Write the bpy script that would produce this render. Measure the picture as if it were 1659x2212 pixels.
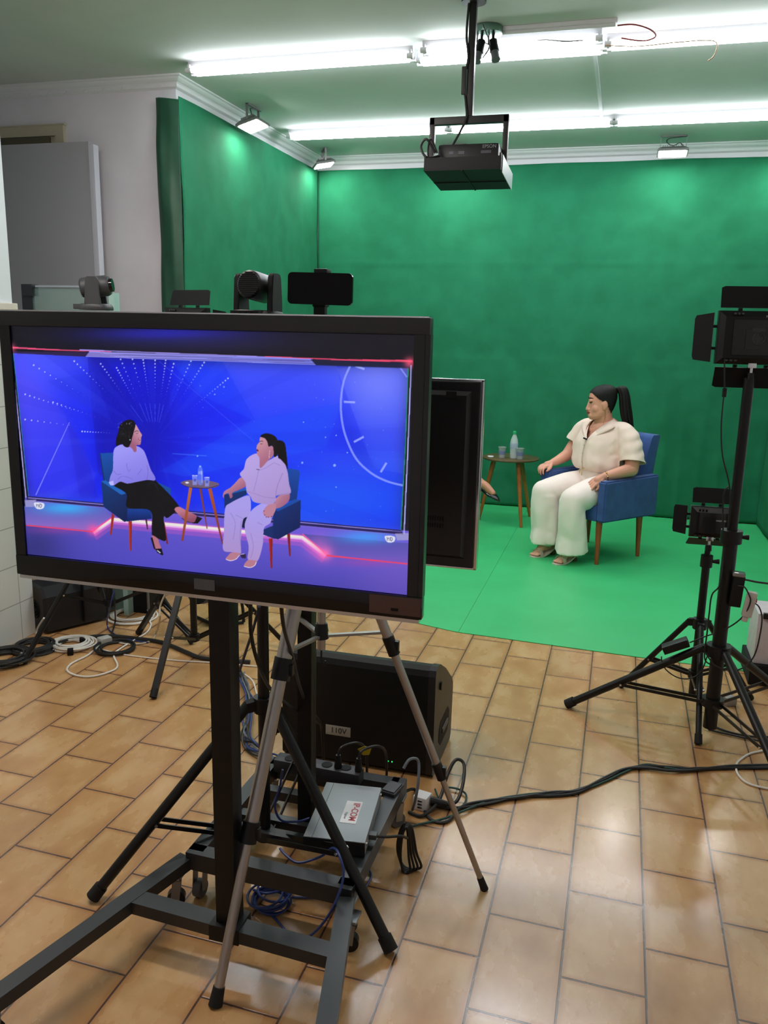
import bpy, bmesh, math, random
import numpy as np
from mathutils import Vector as V, Matrix as M, noise
random.seed(7)
S = bpy.context.scene
for o in list(bpy.data.objects): bpy.data.objects.remove(o)
COL = S.collection
PI = math.pi
# ---------------------------------------------------------------- camera, light level
F_PX, PITCH, ROLL, YAW, CAM_H = 1795.0, 0.215360546, 0.0213564276, 0.272192427, 1.6
def _dir(x, y):                       # camera axes -> world direction
    c, s = math.cos(ROLL), math.sin(ROLL)
    x, y = c*x - s*y, s*x + c*y
    fw = math.cos(PITCH) + math.sin(PITCH)*y; up = -math.sin(PITCH) + math.cos(PITCH)*y
    return V((math.cos(YAW)*x - math.sin(YAW)*fw, math.sin(YAW)*x + math.cos(YAW)*fw, up))
_d0 = _dir(0, 0); _dx = _dir(1, 0) - _d0; _dy = _dir(0, 1) - _d0
cam = bpy.data.objects.new('camera', bpy.data.cameras.new('camera')); COL.objects.link(cam)
cam.matrix_world = M(((_dx.x, _dy.x, -_d0.x, 0), (_dx.y, _dy.y, -_d0.y, 0), (_dx.z, _dy.z, -_d0.z, CAM_H), (0, 0, 0, 1)))
cam.data.sensor_fit = 'VERTICAL'; cam.data.sensor_height = 24.0; cam.data.lens = F_PX/2212*24.0
cam.data.clip_start = 0.02
S.camera = cam
S.view_settings.view_transform = 'Standard'; S.view_settings.look = 'None'
S.view_settings.gamma = 1; S.view_settings.use_curve_mapping = False
S.view_settings.exposure = 0.0
S.cycles.use_denoising = True
S.cycles.max_bounces = 8; S.cycles.diffuse_bounces = 5; S.cycles.glossy_bounces = 4
S.cycles.transparent_max_bounces = 16; S.cycles.caustics_reflective = False; S.cycles.caustics_refractive = False
S.cycles.sample_clamp_indirect = 4.0
wd = bpy.data.worlds.new('world'); S.world = wd; wd.use_nodes = True
wd.node_tree.nodes['Background'].inputs[0].default_value = (0.75, 0.85, 1.0, 1)
wd.node_tree.nodes['Background'].inputs[1].default_value = 0.0
TUBE_POWER = 49.0        # ceiling tubes
FLOOD_POWER = 72.0       # small flood lights above the backdrop
PANEL_POWER = 16.0       # video light panels
SCREEN_POWER = 1.0
# ray helpers: where a line of sight meets a real surface of the room
def ray(px, py): return _dir((px - 829.5)/F_PX, -(py - 1106)/F_PX)
O3 = V((0, 0, CAM_H))
def fl(px, py, z=0.0):
    d = ray(px, py); return O3 + d*((z - CAM_H)/d.z)
def aY(px, py, Y):
    d = ray(px, py); return O3 + d*(Y/d.y)
# ---------------------------------------------------------------- materials
def lin(c):
    if isinstance(c, str): c = [int(c[i:i+2], 16)/255 for i in (0, 2, 4)]
    return tuple(x/12.92 if x <= .04045 else ((x + .055)/1.055)**2.4 for x in c)
MATS = {}
def mat(name, col='808080', rough=.5, metal=0., **k):
    if name in MATS: return MATS[name]
    m = bpy.data.materials.new(name); m.use_nodes = True; MATS[name] = m
    nt = m.node_tree; b = nt.nodes['Principled BSDF']
    b.inputs['Base Color'].default_value = (*lin(col), 1)
    b.inputs['Roughness'].default_value = rough; b.inputs['Metallic'].default_value = metal
    b.inputs['Specular IOR Level'].default_value = k.get('spec', .5)
    if 'sheen' in k: b.inputs['Sheen Weight'].default_value = k['sheen']
    if 'coat' in k: b.inputs['Coat Weight'].default_value = k['coat']; b.inputs['Coat Roughness'].default_value = .05
    if 'trans' in k: b.inputs['Transmission Weight'].default_value = k['trans']; b.inputs['IOR'].default_value = k.get('ior', 1.45)
    if 'alpha' in k: b.inputs['Alpha'].default_value = k['alpha']
    if 'sss' in k:
        b.inputs['Subsurface Weight'].default_value = k['sss']; b.inputs['Subsurface Radius'].default_value = (.02, .008, .005); b.inputs['Subsurface Scale'].default_value = .3
    if 'emit' in k:
        b.inputs['Emission Color'].default_value = (*lin(k.get('ecol', col)), 1); b.inputs['Emission Strength'].default_value = k['emit']
    if 'emit' in k: m.cycles.emission_sampling = 'FRONT'
    if 'mottle' in k:                  # second colour mixed in by noise
        c2, sc, det = k['mottle']
        tc = nt.nodes.new('ShaderNodeTexCoord'); n = nt.nodes.new('ShaderNodeTexNoise'); n.inputs['Scale'].default_value = sc; n.inputs['Detail'].default_value = det
        nt.links.new(tc.outputs['Object'], n.inputs['Vector'])
        r = nt.nodes.new('ShaderNodeValToRGB'); r.color_ramp.elements[0].position = .35; r.color_ramp.elements[1].position = .65
        r.color_ramp.elements[0].color = (*lin(col), 1); r.color_ramp.elements[1].color = (*lin(c2), 1)
        nt.links.new(n.outputs['Fac'], r.inputs['Fac']); nt.links.new(r.outputs['Color'], b.inputs['Base Color'])
    if 'bump' in k:
        sc, st, dist = k['bump']
        tc = nt.nodes.new('ShaderNodeTexCoord'); n = nt.nodes.new('ShaderNodeTexNoise'); n.inputs['Scale'].default_value = sc; n.inputs['Detail'].default_value = 4
        bp = nt.nodes.new('ShaderNodeBump'); bp.inputs['Strength'].default_value = st; bp.inputs['Distance'].default_value = dist
        nt.links.new(tc.outputs['Object'], n.inputs['Vector']); nt.links.new(n.outputs['Fac'], bp.inputs['Height']); nt.links.new(bp.outputs['Normal'], b.inputs['Normal'])
    return m
BLK = mat('black_plastic', '0c0c0e', .42, spec=.3)
BLKM = mat('black_painted_metal', '090a0b', .4, spec=.35, bump=(300, .05, .001))
MATTE = mat('matte_black', '08080a', .7, spec=.25)
FRAME = mat('dark_grey_steel', '1e2226', .42, bump=(200, .06, .001))
CHROME = mat('chrome', 'd8dadc', .18, 1)
SILV = mat('silver_aluminium', 'a8a4a0', .35, .85)
RUB = mat('rubber', '0a0a0a', .8)
CABK = mat('black_cable', '0c0c0d', .5)
CABW = mat('white_cable', 'd8d6d0', .5)
CABB = mat('blue_cable', '16306e', .45)
CABG = mat('green_cable', '0d4038', .5)
CABGR = mat('grey_cable', '5d6570', .5)
WHITE = mat('white_paint', 'd6d6da', .6)
WOOD = mat('orange_wood', 'b86e34', .35, mottle=('9c5826', 9, 5))
BLUEF = mat('blue_velvet', '2a4f8e', .85, sheen=.15, mottle=('22437c', 14, 4), bump=(500, .15, .001))
# ---------------------------------------------------------------- mesh helpers
def BM(): return bmesh.new()
def box(bm, c, s, R=None, bev=0.):
    r = bmesh.ops.create_cube(bm, size=1.0)['verts']
    for v in r: v.co = V((v.co.x*s[0], v.co.y*s[1], v.co.z*s[2]))
    if bev: 
        es = list({e for v in r for e in v.link_edges})
        g = bmesh.ops.bevel(bm, geom=es, offset=bev, segments=2, profile=.7, affect='EDGES')
        r = list({v for f in g['faces'] for v in f.verts} | {v for v in r if v.is_valid})
    T = M.Translation(V(c)) @ (R.to_4x4() if R else M())
    bmesh.ops.transform(bm, matrix=T, verts=r)
    return r
def bx(bm, lo, hi, bev=0.): return box(bm, [(a+b)/2 for a, b in zip(lo, hi)], [abs(b-a) for a, b in zip(lo, hi)], None, bev)
def basis(d):
    d = V(d).normalized(); a = V((0, 0, 1)) if abs(d.z) < .95 else V((1, 0, 0))
    x = a.cross(d).normalized(); return x, d.cross(x), d
def cone(bm, p, q, r1, r2=None, n=16, caps=True):
    p, q = V(p), V(q); r2 = r1 if r2 is None else r2; x, y, d = basis(q - p)
    A = [bm.verts.new(p + (x*math.cos(t) + y*math.sin(t))*r1) for t in (2*PI*i/n for i in range(n))]
    B = [bm.verts.new(q + (x*math.cos(t) + y*math.sin(t))*r2) for t in (2*PI*i/n for i in range(n))]
    for i in range(n): bm.faces.new((A[i], A[(i+1) % n], B[(i+1) % n], B[i]))
    if caps: bm.faces.new(A[::-1]); bm.faces.new(B)
    return A + B
def bar(bm, p, q, w, h=None, up=(0, 0, 1)):        # rectangular bar along p-q
    p, q = V(p), V(q); h = w if h is None else h; d = (q - p).normalized(); u = V(up); x = d.cross(u).normalized(); u = x.cross(d)
    vs = []
    for e in (p, q): vs.append([bm.verts.new(e + x*a*w/2 + u*b*h/2) for a, b in ((-1, -1), (1, -1), (1, 1), (-1, 1))])
    A, B = vs
    for i in range(4): bm.faces.new((A[i], A[(i+1) % 4], B[(i+1) % 4], B[i]))
    bm.faces.new(A[::-1]); bm.faces.new(B)
def ball(bm, c, r, s=(1, 1, 1), seg=16, R=None):
    vs = bmesh.ops.create_uvsphere(bm, u_segments=seg, v_segments=max(8, seg*2//3), radius=1)['verts']
    T = M.Translation(V(c)) @ (R.to_4x4() if R else M()) @ M.Diagonal((r*s[0], r*s[1], r*s[2], 1))
    bmesh.ops.transform(bm, matrix=T, verts=vs); return vs
def spline(P, n=8, closed=False):                  # Catmull-Rom through the points
    P = [V(p) for p in P]; out = []
    N = len(P); rng = range(N if closed else N-1)
    for i in rng:
        g = (lambda k: P[k % N]) if closed else (lambda k: P[min(max(k, 0), N-1)])
        a, b, c, d = g(i-1), g(i), g(i+1), g(i+2)
        for k in range(n):
            t = k/n
            out.append(.5*((2*b) + (c-a)*t + (2*a-5*b+4*c-d)*t*t + (3*b-a-3*c+d)*t**3))
    if not closed: out.append(P[-1].copy())
    return out
def tube(bm, P, r, n=8, closed=False, caps=True):  # r may be a list
    P = [V(p) for p in P]; N = len(P); rr = r if isinstance(r, (list, tuple)) else [r]*N
    rings = []; x = None
    for i in range(N):
        d = (P[(i+1) % N] - P[i-1]) if closed else (P[min(i+1, N-1)] - P[max(i-1, 0)])
        if d.length < 1e-9: d = V((0, 0, 1))
        d.normalize()
        if x is None: x = basis(d)[0]
        x = (x - d*x.dot(d)); x = x.normalized() if x.length > 1e-6 else basis(d)[0]
        y = d.cross(x)
        rings.append([bm.verts.new(P[i] + (x*math.cos(t) + y*math.sin(t))*rr[i]) for t in (2*PI*k/n for k in range(n))])
    for i in range(N if closed else N-1):
        A, B = rings[i], rings[(i+1) % N]
        for k in range(n): bm.faces.new((A[k], A[(k+1) % n], B[(k+1) % n], B[k]))
    if not closed and caps: bm.faces.new(rings[0][::-1]); bm.faces.new(rings[-1])
def loft(bm, rings, caps=True):
    R = [[bm.verts.new(V(p)) for p in r] for r in rings]; n = len(R[0])
    for A, B in zip(R, R[1:]):
        for k in range(n): bm.faces.new((A[k], A[(k+1) % n], B[(k+1) % n], B[k]))
    if caps: bm.faces.new(R[0][::-1]); bm.faces.new(R[-1])
    return R
def ell(c, rx, ry, n=24, R=None, p=2.0):            # (super)ellipse ring in the xy plane
    out = []
    for i in range(n):
        t = 2*PI*i/n; a, b = math.cos(t), math.sin(t)
        v = V((rx*math.copysign(abs(a)**(2/p), a), ry*math.copysign(abs(b)**(2/p), b), 0))
        out.append(V(c) + (R @ v if R else v))
    return out
def lathe(bm, prof, c=(0, 0, 0), n=24):             # profile of (r, z)
    loft(bm, [[V(c) + V((max(r, 1e-4)*math.cos(2*PI*i/n), max(r, 1e-4)*math.sin(2*PI*i/n), z)) for i in range(n)] for r, z in prof])
def prism(bm, poly, f):                             # polygon of 2D points; f maps (a, b, side) to a point
    A = [bm.verts.new(V(f(a, b, 0))) for a, b in poly]; B = [bm.verts.new(V(f(a, b, 1))) for a, b in poly]; n = len(poly)
    for i in range(n): bm.faces.new((A[i], A[(i+1) % n], B[(i+1) % n], B[i]))
    bm.faces.new(A[::-1]); bm.faces.new(B)
def torus(bm, c, R, r, ax=(0, 0, 1), n=24, k=8):
    x, y, d = basis(ax); tube(bm, [V(c) + (x*math.cos(2*PI*i/n) + y*math.sin(2*PI*i/n))*R for i in range(n)], r, k, True)
def text_bm(s, size, depth=.0006, bold=0.):
    cu = bpy.data.curves.new('txt', 'FONT'); cu.body = s; cu.size = size; cu.align_x = 'CENTER'; cu.align_y = 'CENTER'; cu.extrude = depth; cu.offset = bold
    o = bpy.data.objects.new('txt', cu); COL.objects.link(o)
    dg = bpy.context.evaluated_depsgraph_get(); me = bpy.data.meshes.new_from_object(o.evaluated_get(dg))
    bm = BM(); bm.from_mesh(me); bpy.data.objects.remove(o); bpy.data.curves.remove(cu); bpy.data.meshes.remove(me)
    return bm
def remesh(bm, vox, smooth=4):                      # union of overlapping closed shells as one skin
    me = bpy.data.meshes.new('tmp'); bmesh.ops.recalc_face_normals(bm, faces=bm.faces); bm.to_mesh(me); bm.free()
    o = bpy.data.objects.new('tmp', me); COL.objects.link(o)
    md = o.modifiers.new('r', 'REMESH'); md.mode = 'VOXEL'; md.voxel_size = vox
    if smooth: sm = o.modifiers.new('s', 'SMOOTH'); sm.iterations = smooth; sm.factor = .5
    dg = bpy.context.evaluated_depsgraph_get(); m2 = bpy.data.meshes.new_from_object(o.evaluated_get(dg))
    out = BM(); out.from_mesh(m2); bpy.data.objects.remove(o); bpy.data.meshes.remove(me); bpy.data.meshes.remove(m2)
    return out
def obj(name, bm, m, parent=None, world=True, smooth=True, label=None, angle=40, kind=None):
    if world and parent is not None:
        q = parent; T = M()
        while q: T = q.matrix_basis @ T; q = q.parent
        bm.transform(T.inverted())
    bmesh.ops.recalc_face_normals(bm, faces=bm.faces)
    me = bpy.data.meshes.new(name)
    if smooth:
        for f in bm.faces: f.smooth = True
        for e in bm.edges:
            if len(e.link_faces) == 2 and e.calc_face_angle(0) > math.radians(angle): e.smooth = False
    bm.to_mesh(me); bm.free()
    for mm in (m if isinstance(m, (list, tuple)) else [m]): me.materials.append(mm)
    o = bpy.data.objects.new(name, me); COL.objects.link(o); o.parent = parent
    if label: o['label'] = label
    if kind: o['kind'] = kind
    return o
def tag(o, label, cat, group=None):
    o['label'] = label; o['category'] = cat
    if group: o['group'] = group
    return o
def thing(name, label, cat, loc=(0, 0, 0), rotz=0., group=None):
    o = bpy.data.objects.new(name, None); COL.objects.link(o); o.empty_display_size = .05
    o.location = loc; o.rotation_euler = (0, 0, rotz)
    o.matrix_basis = M.Translation(V(loc)) @ M.Rotation(rotz, 4, 'Z')
    return tag(o, label, cat, group)
def struct(name, bm, m, parent=None, smooth=False):
    o = obj(name, bm, m, parent, smooth=smooth)
    if parent is None: o['kind'] = 'structure'
    return o
def copy_tree(o, parent=None):
    c = o.copy(); COL.objects.link(c); c.parent = parent
    for ch in list(o.children): copy_tree(ch, c)
    return c
def quad(bm, *p): bm.faces.new([bm.verts.new(V(q)) for q in p])
def cable(name, pts, r, m, label, cat='cable', group=None, n=6, raw=False):
    bm = BM(); tube(bm, pts if raw else spline(pts, n), r, 8)
    return tag(obj(name, bm, m), label, cat, group)
# ================================================================ the room
CEIL, YB, XL, XR, YALC, YWALL = 3.16, 7.80, -2.90, 1.30, 5.20, 3.50
def tile_mat():
    m = bpy.data.materials.new('terracotta_tiles'); m.use_nodes = True; nt = m.node_tree; N = nt.nodes; L = nt.links; b = N['Principled BSDF']
    def nd(t, **k):
        n = N.new(t)
        for a, v in k.items(): setattr(n, a, v)
        return n
    def mth(op, a, c=None, d=None):
        n = nd('ShaderNodeMath', operation=op)
        for i, x in enumerate((a, c, d)):
            if x is None: continue
            if isinstance(x, (int, float)): n.inputs[i].default_value = x
            else: L.new(x, n.inputs[i])
        return n.outputs[0]
    tc = nd('ShaderNodeTexCoord'); sp = nd('ShaderNodeSeparateXYZ'); L.new(tc.outputs['Object'], sp.inputs[0])
    X, Y = sp.outputs[0], sp.outputs[1]
    u = mth('DIVIDE', mth('ADD', X, .4525), .2101); c = mth('FLOOR', u); fu = mth('SUBTRACT', u, c)
    par = mth('FLOORED_MODULO', c, 2.0)
    v = mth('ADD', mth('DIVIDE', mth('ADD', mth('MULTIPLY_ADD', X, .0275, Y), -.1247), .3506), mth('MULTIPLY', par, .5)); r = mth('FLOOR', v); fv = mth('SUBTRACT', v, r)
    du = mth('MULTIPLY', mth('MINIMUM', fu, mth('SUBTRACT', 1.0, fu)), .2101); dv = mth('MULTIPLY', mth('MINIMUM', fv, mth('SUBTRACT', 1.0, fv)), .3506)
    d = mth('MINIMUM', du, dv)
    mr = nd('ShaderNodeMapRange', interpolation_type='SMOOTHSTEP'); L.new(d, mr.inputs[0]); mr.inputs[1].default_value = .0018; mr.inputs[2].default_value = .0038
    edge = nd('ShaderNodeMapRange', interpolation_type='SMOOTHSTEP'); L.new(d, edge.inputs[0]); edge.inputs[1].default_value = .002; edge.inputs[2].default_value = .022
    cb = nd('ShaderNodeCombineXYZ'); L.new(c, cb.inputs[0]); L.new(r, cb.inputs[1])
    wn = nd('ShaderNodeTexWhiteNoise'); L.new(cb.outputs[0], wn.inputs['Vector'])
    off = nd('ShaderNodeVectorMath', operation='MULTIPLY_ADD'); L.new(wn.outputs['Color'], off.inputs[0]); off.inputs[1].default_value = (40, 40, 40); L.new(tc.outputs['Object'], off.inputs[2])
    n1 = nd('ShaderNodeTexNoise'); st_ = nd('ShaderNodeMapping'); st_.inputs['Scale'].default_value = (1.0, .55, 1); st_.inputs['Rotation'].default_value = (0, 0, .5); L.new(off.outputs[0], st_.inputs[0]); L.new(st_.outputs[0], n1.inputs['Vector']); n1.inputs['Scale'].default_value = 9; n1.inputs['Detail'].default_value = 5; n1.inputs['Roughness'].default_value = .52
    rp = nd('ShaderNodeValToRGB'); e = rp.color_ramp.elements; e[0].position = .28; e[0].color = (*lin('a97b4e'), 1); e[1].position = .74; e[1].color = (*lin('c6a376'), 1)
    x = rp.color_ramp.elements.new(.5); x.color = (*lin('b98f5d'), 1)
    L.new(n1.outputs['Fac'], rp.inputs[0])
    m1 = nd('ShaderNodeMix', data_type='RGBA'); m1.inputs['A'].default_value = (*lin('a97a4e'), 1); L.new(edge.outputs[0], m1.inputs['Factor']); L.new(rp.outputs[0], m1.inputs['B'])
    hs = nd('ShaderNodeHueSaturation'); L.new(m1.outputs['Result'], hs.inputs['Color']); L.new(mth('MULTIPLY_ADD', wn.outputs['Value'], .14, .93), hs.inputs['Value'])
    m2 = nd('ShaderNodeMix', data_type='RGBA'); m2.inputs['A'].default_value = (*lin('4c372d'), 1); L.new(mr.outputs[0], m2.inputs['Factor']); L.new(hs.outputs[0], m2.inputs['B'])
    L.new(m2.outputs['Result'], b.inputs['Base Color'])
    n2 = nd('ShaderNodeTexNoise'); L.new(tc.outputs['Object'], n2.inputs['Vector']); n2.inputs['Scale'].default_value = 90; n2.inputs['Detail'].default_value = 3
    L.new(mth('MULTIPLY_ADD', n1.outputs['Fac'], .14, .20), b.inputs['Roughness']); b.inputs['Coat Weight'].default_value = .5; b.inputs['Coat Roughness'].default_value = .16
    h = mth('ADD', mth('MULTIPLY', mr.outputs[0], 1.0), mth('MULTIPLY', n2.outputs['Fac'], .28))
    bp = nd('ShaderNodeBump'); bp.inputs['Strength'].default_value = .35; bp.inputs['Distance'].default_value = .002
    L.new(h, bp.inputs['Height']); L.new(bp.outputs[0], b.inputs['Normal'])
    b.inputs['Specular IOR Level'].default_value = .5
    return m
def wall_tile_mat():
    m = mat('white_wall_tiles', 'c9cbc9', .35); nt = m.node_tree; b = nt.nodes['Principled BSDF']
    tc = nt.nodes.new('ShaderNodeTexCoord'); mp = nt.nodes.new('ShaderNodeMapping'); br = nt.nodes.new('ShaderNodeTexBrick')
    mp.inputs['Rotation'].default_value = (PI/2, 0, PI/2)
    sx = nt.nodes.new('ShaderNodeSeparateXYZ'); cx = nt.nodes.new('ShaderNodeCombineXYZ')
    nt.links.new(tc.outputs['Object'], sx.inputs[0]); nt.links.new(sx.outputs[1], cx.inputs[0]); nt.links.new(sx.outputs[2], cx.inputs[1]); nt.links.new(cx.outputs[0], br.inputs['Vector'])
    br.offset = 0; br.inputs['Scale'].default_value = 1; br.inputs['Brick Width'].default_value = .2; br.inputs['Row Height'].default_value = .2; br.inputs['Mortar Size'].default_value = .0025
    br.inputs['Color1'].default_value = (*lin('d6d9d6'), 1); br.inputs['Color2'].default_value = (*lin('d2d6d4'), 1); br.inputs['Mortar'].default_value = (*lin('989c9a'), 1)
    nt.links.new(br.outputs['Color'], b.inputs['Base Color'])
    return m
PAINT = mat('wall_paint', 'dedae2', .8, bump=(60, .05, .002), mottle=('d7d3db', 3, 4))
CEILP = mat('ceiling_paint', 'cfd3cf', .85, mottle=('c9cdc9', 2, 3))
GREEN = mat('green_screen_cloth', '21704f', .85, mottle=('1d6848', 5, 3), bump=(700, .1, .0006), spec=.15)
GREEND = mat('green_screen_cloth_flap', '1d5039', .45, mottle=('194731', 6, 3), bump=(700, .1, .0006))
GREENF = mat('green_floor_vinyl', '3cb872', .42, mottle=('38b06b', 3, 3), bump=(20, .06, .003))
bm = BM(); bx(bm, (-4.9, -1.6, -.1), (XR+.1, YB+.1, 0)); struct('floor', bm, tile_mat())
bm = BM(); bx(bm, (-4.9, -1.6, CEIL), (XR+.1, YB+.1, CEIL+.1)); struct('ceiling', bm, CEILP)
bm = BM(); bx(bm, (XL-.1, YB, 0), (XR+.1, YB+.1, CEIL)); struct('wall_back', bm, WHITE)
bm = BM(); bx(bm, (XL-.1, YALC, 0), (XL, YB, CEIL)); struct('wall_left', bm, WHITE)
bm = BM(); bx(bm, (-4.8, YALC, 0), (XL-.1, YALC+.1, CEIL)); struct('wall_alcove', bm, PAINT)
bm = BM(); bx(bm, (-4.9, YWALL-.1, 0), (-4.8, YALC+.1, CEIL)); struct('wall_alcove_side', bm, PAINT)
bm = BM(); bx(bm, (-4.8, YWALL-.12, 0), (XL-.07, YWALL, CEIL)); struct('wall_alcove_front', bm, PAINT)
bm = BM(); bx(bm, (-2.97, -1.5, 1.66), (-2.87, YWALL, CEIL)); struct('wall_near_left', bm, mat('pale_blue_white_paint', 'd6dee4', .7))
bm = BM(); bx(bm, (-2.97, -1.5, 0), (-2.872, YWALL, 1.66)); struct('wall_near_left_tiled', bm, wall_tile_mat())
bm = BM(); bx(bm, (-2.985, -1.5, 1.655), (-2.855, YWALL+.02, 1.69), .004); struct('trim_1', bm, mat('cream_ledge', 'cfcabd', .5))
bm = BM(); bx(bm, (XR, -1.6, 0), (XR+.1, YB, CEIL)); struct('wall_right', bm, WHITE)
bm = BM(); bx(bm, (-2.97, -1.6, 0), (XR, -1.5, CEIL)); struct('wall_front', bm, PAINT)

# crown mouldings with a carved band
def crown(name, p, q, out, carve=True, m0=0, m1=0):
    p, q, out = V(p), V(q), V(out); d = (q-p).normalized(); L = (q-p).length
    prof = [(0, 0), (.085, 0), (.085, -.012), (.07, -.018), (.06, -.03), (.045, -.042), (.03, -.05), (.022, -.06), (.022, -.085), (.012, -.092), (0, -.1)]
    prof = [(a*.75, b*.75) for a, b in prof]; bm = BM(); loft(bm, [[e + out*a + d*(mm*a) + V((0, 0, b)) for a, b in prof] for e, mm in ((p, m0), (q, m1))])
    n = int(L/.07) if carve else 0
    for i in range(n):
        c = p + d*((i+.5)*L/n) + out*.019 + V((0, 0, -.055))
        box(bm, c, (.026, .004, .009) if abs(d.x) > .5 else (.004, .026, .009), M.Rotation(.5 if i % 2 else -.5, 3, out))
    struct(name, bm, mat('white_plaster', 'dcdde0', .7), smooth=False)
crown('trim_2', (XL, YALC, CEIL), (XL, YB, CEIL), (1, 0, 0), False, -1, -1)
crown('trim_3', (-4.8, YALC, CEIL), (XL, YALC, CEIL), (0, -1, 0), True, 0, 1)
crown('trim_4', (XL, YB, CEIL), (XR, YB, CEIL), (0, -1, 0), False, 1, 0)
# doorway in the alcove wall and the grey sliding leaf in front of it
bm = BM(); bx(bm, (-3.80, YALC-.03, 0), (-3.735, YALC, 2.90)); bx(bm, (-4.7, YALC-.03, 2.835), (-3.80, YALC, 2.90)); bx(bm, (-4.7, YALC-.008, 0), (-3.80, YALC, 2.835))
bx(bm, (-4.7, YALC-.034, 2.90), (-3.725, YALC, 2.908)); d1 = struct('door_1', bm, mat('cream_door_frame', 'b5ab94', .55))
bm = BM(); bx(bm, (-4.6, YALC-.02, 2.02), (-3.85, YALC-.009, 2.83)); obj('transom_panel', bm, mat('brown_glass', '5a5340', .3), d1)
t = thing('sliding_door_panel', 'tall flat grey sliding door panel with a white edge, leaning before the cream doorway', 'door panel', (-3.9, 5.1, 0))
bm = BM(); bx(bm, (-4.45, 5.06, .01), (-3.47, 5.105, 2.765), .004); obj('leaf', bm, mat('grey_laminate', 'a3a2a8', .5), t)
bm = BM(); bx(bm, (-3.47, 5.055, .01), (-3.43, 5.11, 2.745), .003); obj('edge_strip', bm, mat('white_edge', 'c9c9d4', .5), t, label='white edge strip')
# glass partition low at the alcove
GLASS = mat('glass', 'dff0e8', .03, trans=1.0, ior=1.1, spec=.4)
t = thing('glass_partition', 'clear glass partition with a black corner clip, in front of the grey door panel', 'glass partition', (-2.8, 3.95, 0))
bm = BM(); bx(bm, (-3.07, 3.90, .02), (-2.60, 3.908, 1.79)); obj('pane', bm, mat('green_tinted_glass', '88a8a0', .05, alpha=.34), t)
bm = BM(); bx(bm, (-3.075, 3.893, 1.785), (-2.60, 3.915, 1.795)); obj('top_rail', bm, CHROME, t)
bm = BM(); bx(bm, (-3.13, 3.895, .0), (-3.066, 3.915, 1.80)); bx(bm, (-3.11, 3.88, 1.74), (-3.05, 3.93, 1.80)); obj('clip_post', bm, FRAME, t)
bm = BM(); bx(bm, (-2.60, 3.9, .0), (-2.57, 3.95, 1.76)); obj('edge_post', bm, mat('pale_glass_edge', '9fc0bb', .2), t)
# green cloths ---------------------------------------------------------------
def sheet(name, f, nu, nv, m, label, cat='green screen', thick=.004):
    bm = BM(); G = [[bm.verts.new(V(f(i/nu, j/nv))) for j in range(nv+1)] for i in range(nu+1)]
    for i in range(nu):
        for j in range(nv): bm.faces.new((G[i][j], G[i+1][j], G[i+1][j+1], G[i][j+1]))
    o = obj(name, bm, m, angle=80); s = o.modifiers.new('s', 'SOLIDIFY'); s.thickness = thick; s.offset = 0
    return tag(o, label, cat)
def nz(a, b, c, s): return noise.noise(V((a*s, b*s, c)))
def back_f(u, v):
    X = XL+.03 + u*(XR-XL-.06); Z = .012 + v*3.025 + .012*nz(X, 0, 3., 1.2)*v
    low = max(0, 1-Z/1.4)
    y = YB-.035 - .010*(1+nz(X*.7, Z, 1., 1.6)) - .030*low*(1+nz(X*1.2+Z*.9, Z*.5-X*.4, 9., 2.2)) - .006*(1+nz(X*.9, Z*.9, 4., 7))
    y -= .006*math.exp(-((X+1.83)/.012)**2) + .005*math.exp(-((Z-1.36)/.01)**2) + .004*math.exp(-((Z-2.2)/.012)**2)
    y -= .01*max(0, math.sin(X*37+2*nz(X, Z, 2., 1)))*low
    return (X, y, Z)
sheet('backdrop', back_f, 170, 120, GREEN, 'wide green screen cloth hung across the back wall behind the armchairs')
def left_f(u, v):
    Y = YALC-.028 + u*(YB-.05-YALC); Z = .012 + v*(3.02 + .012*nz(Y, 1, 2, 1.5))
    x = XL+.02 + .012*(1+nz(Y, Z, 5, 1.5)) + .005*(1+nz(Y, Z*.8, 8, 6)) + .004*math.exp(-((Z-1.55)/.02)**2)
    return (x, Y, Z)
sheet('backdrop', left_f, 90, 100, GREEN, 'green screen cloth hung along the left wall below two flood lights')
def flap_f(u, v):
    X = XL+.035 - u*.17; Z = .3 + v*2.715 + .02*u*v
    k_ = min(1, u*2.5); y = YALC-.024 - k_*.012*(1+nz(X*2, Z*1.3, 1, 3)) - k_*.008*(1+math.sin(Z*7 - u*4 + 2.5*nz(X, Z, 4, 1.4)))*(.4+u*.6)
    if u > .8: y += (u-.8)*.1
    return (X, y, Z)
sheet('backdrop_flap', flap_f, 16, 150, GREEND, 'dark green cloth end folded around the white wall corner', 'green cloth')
def right_f(u, v):
    Y = 5.6 + u*(YB-.06-5.6); Z = .012 + v*3.0
    return (XR-.045 - .012*(1+nz(Y, Z, 5, 1.5)) - .01*(1+nz(Y, Z, 8, 4)), Y, Z)
sheet('backdrop', right_f, 40, 60, GREEN, 'sliver of green screen cloth on the right wall at the frame edge')
bm = BM(); prism(bm, [(-2.86, 4.42), (-1.2, 4.36), (-.79, 4.245), (-.7482, 4.235), (-.7482, YB-.08), (-2.86, YB-.08)], lambda a, b, s: (a, b, .001 + .003*s))
tag(obj('floor_sheet', bm, GREENF, smooth=False), 'green floor sheet left of the seam, under the round table', 'green floor sheet')
bm = BM(); prism(bm, [(-.7465, 4.235), (-.5, 4.222), (.3, 4.178), (1.24, 4.15), (1.24, YB-.08), (-.7465, YB-.08)], lambda a, b, s: (a, b, .001 + .003*s))
tag(obj('floor_sheet', bm, GREENF, smooth=False), 'green floor sheet right of the seam, under the woman in cream', 'green floor sheet')
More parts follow.
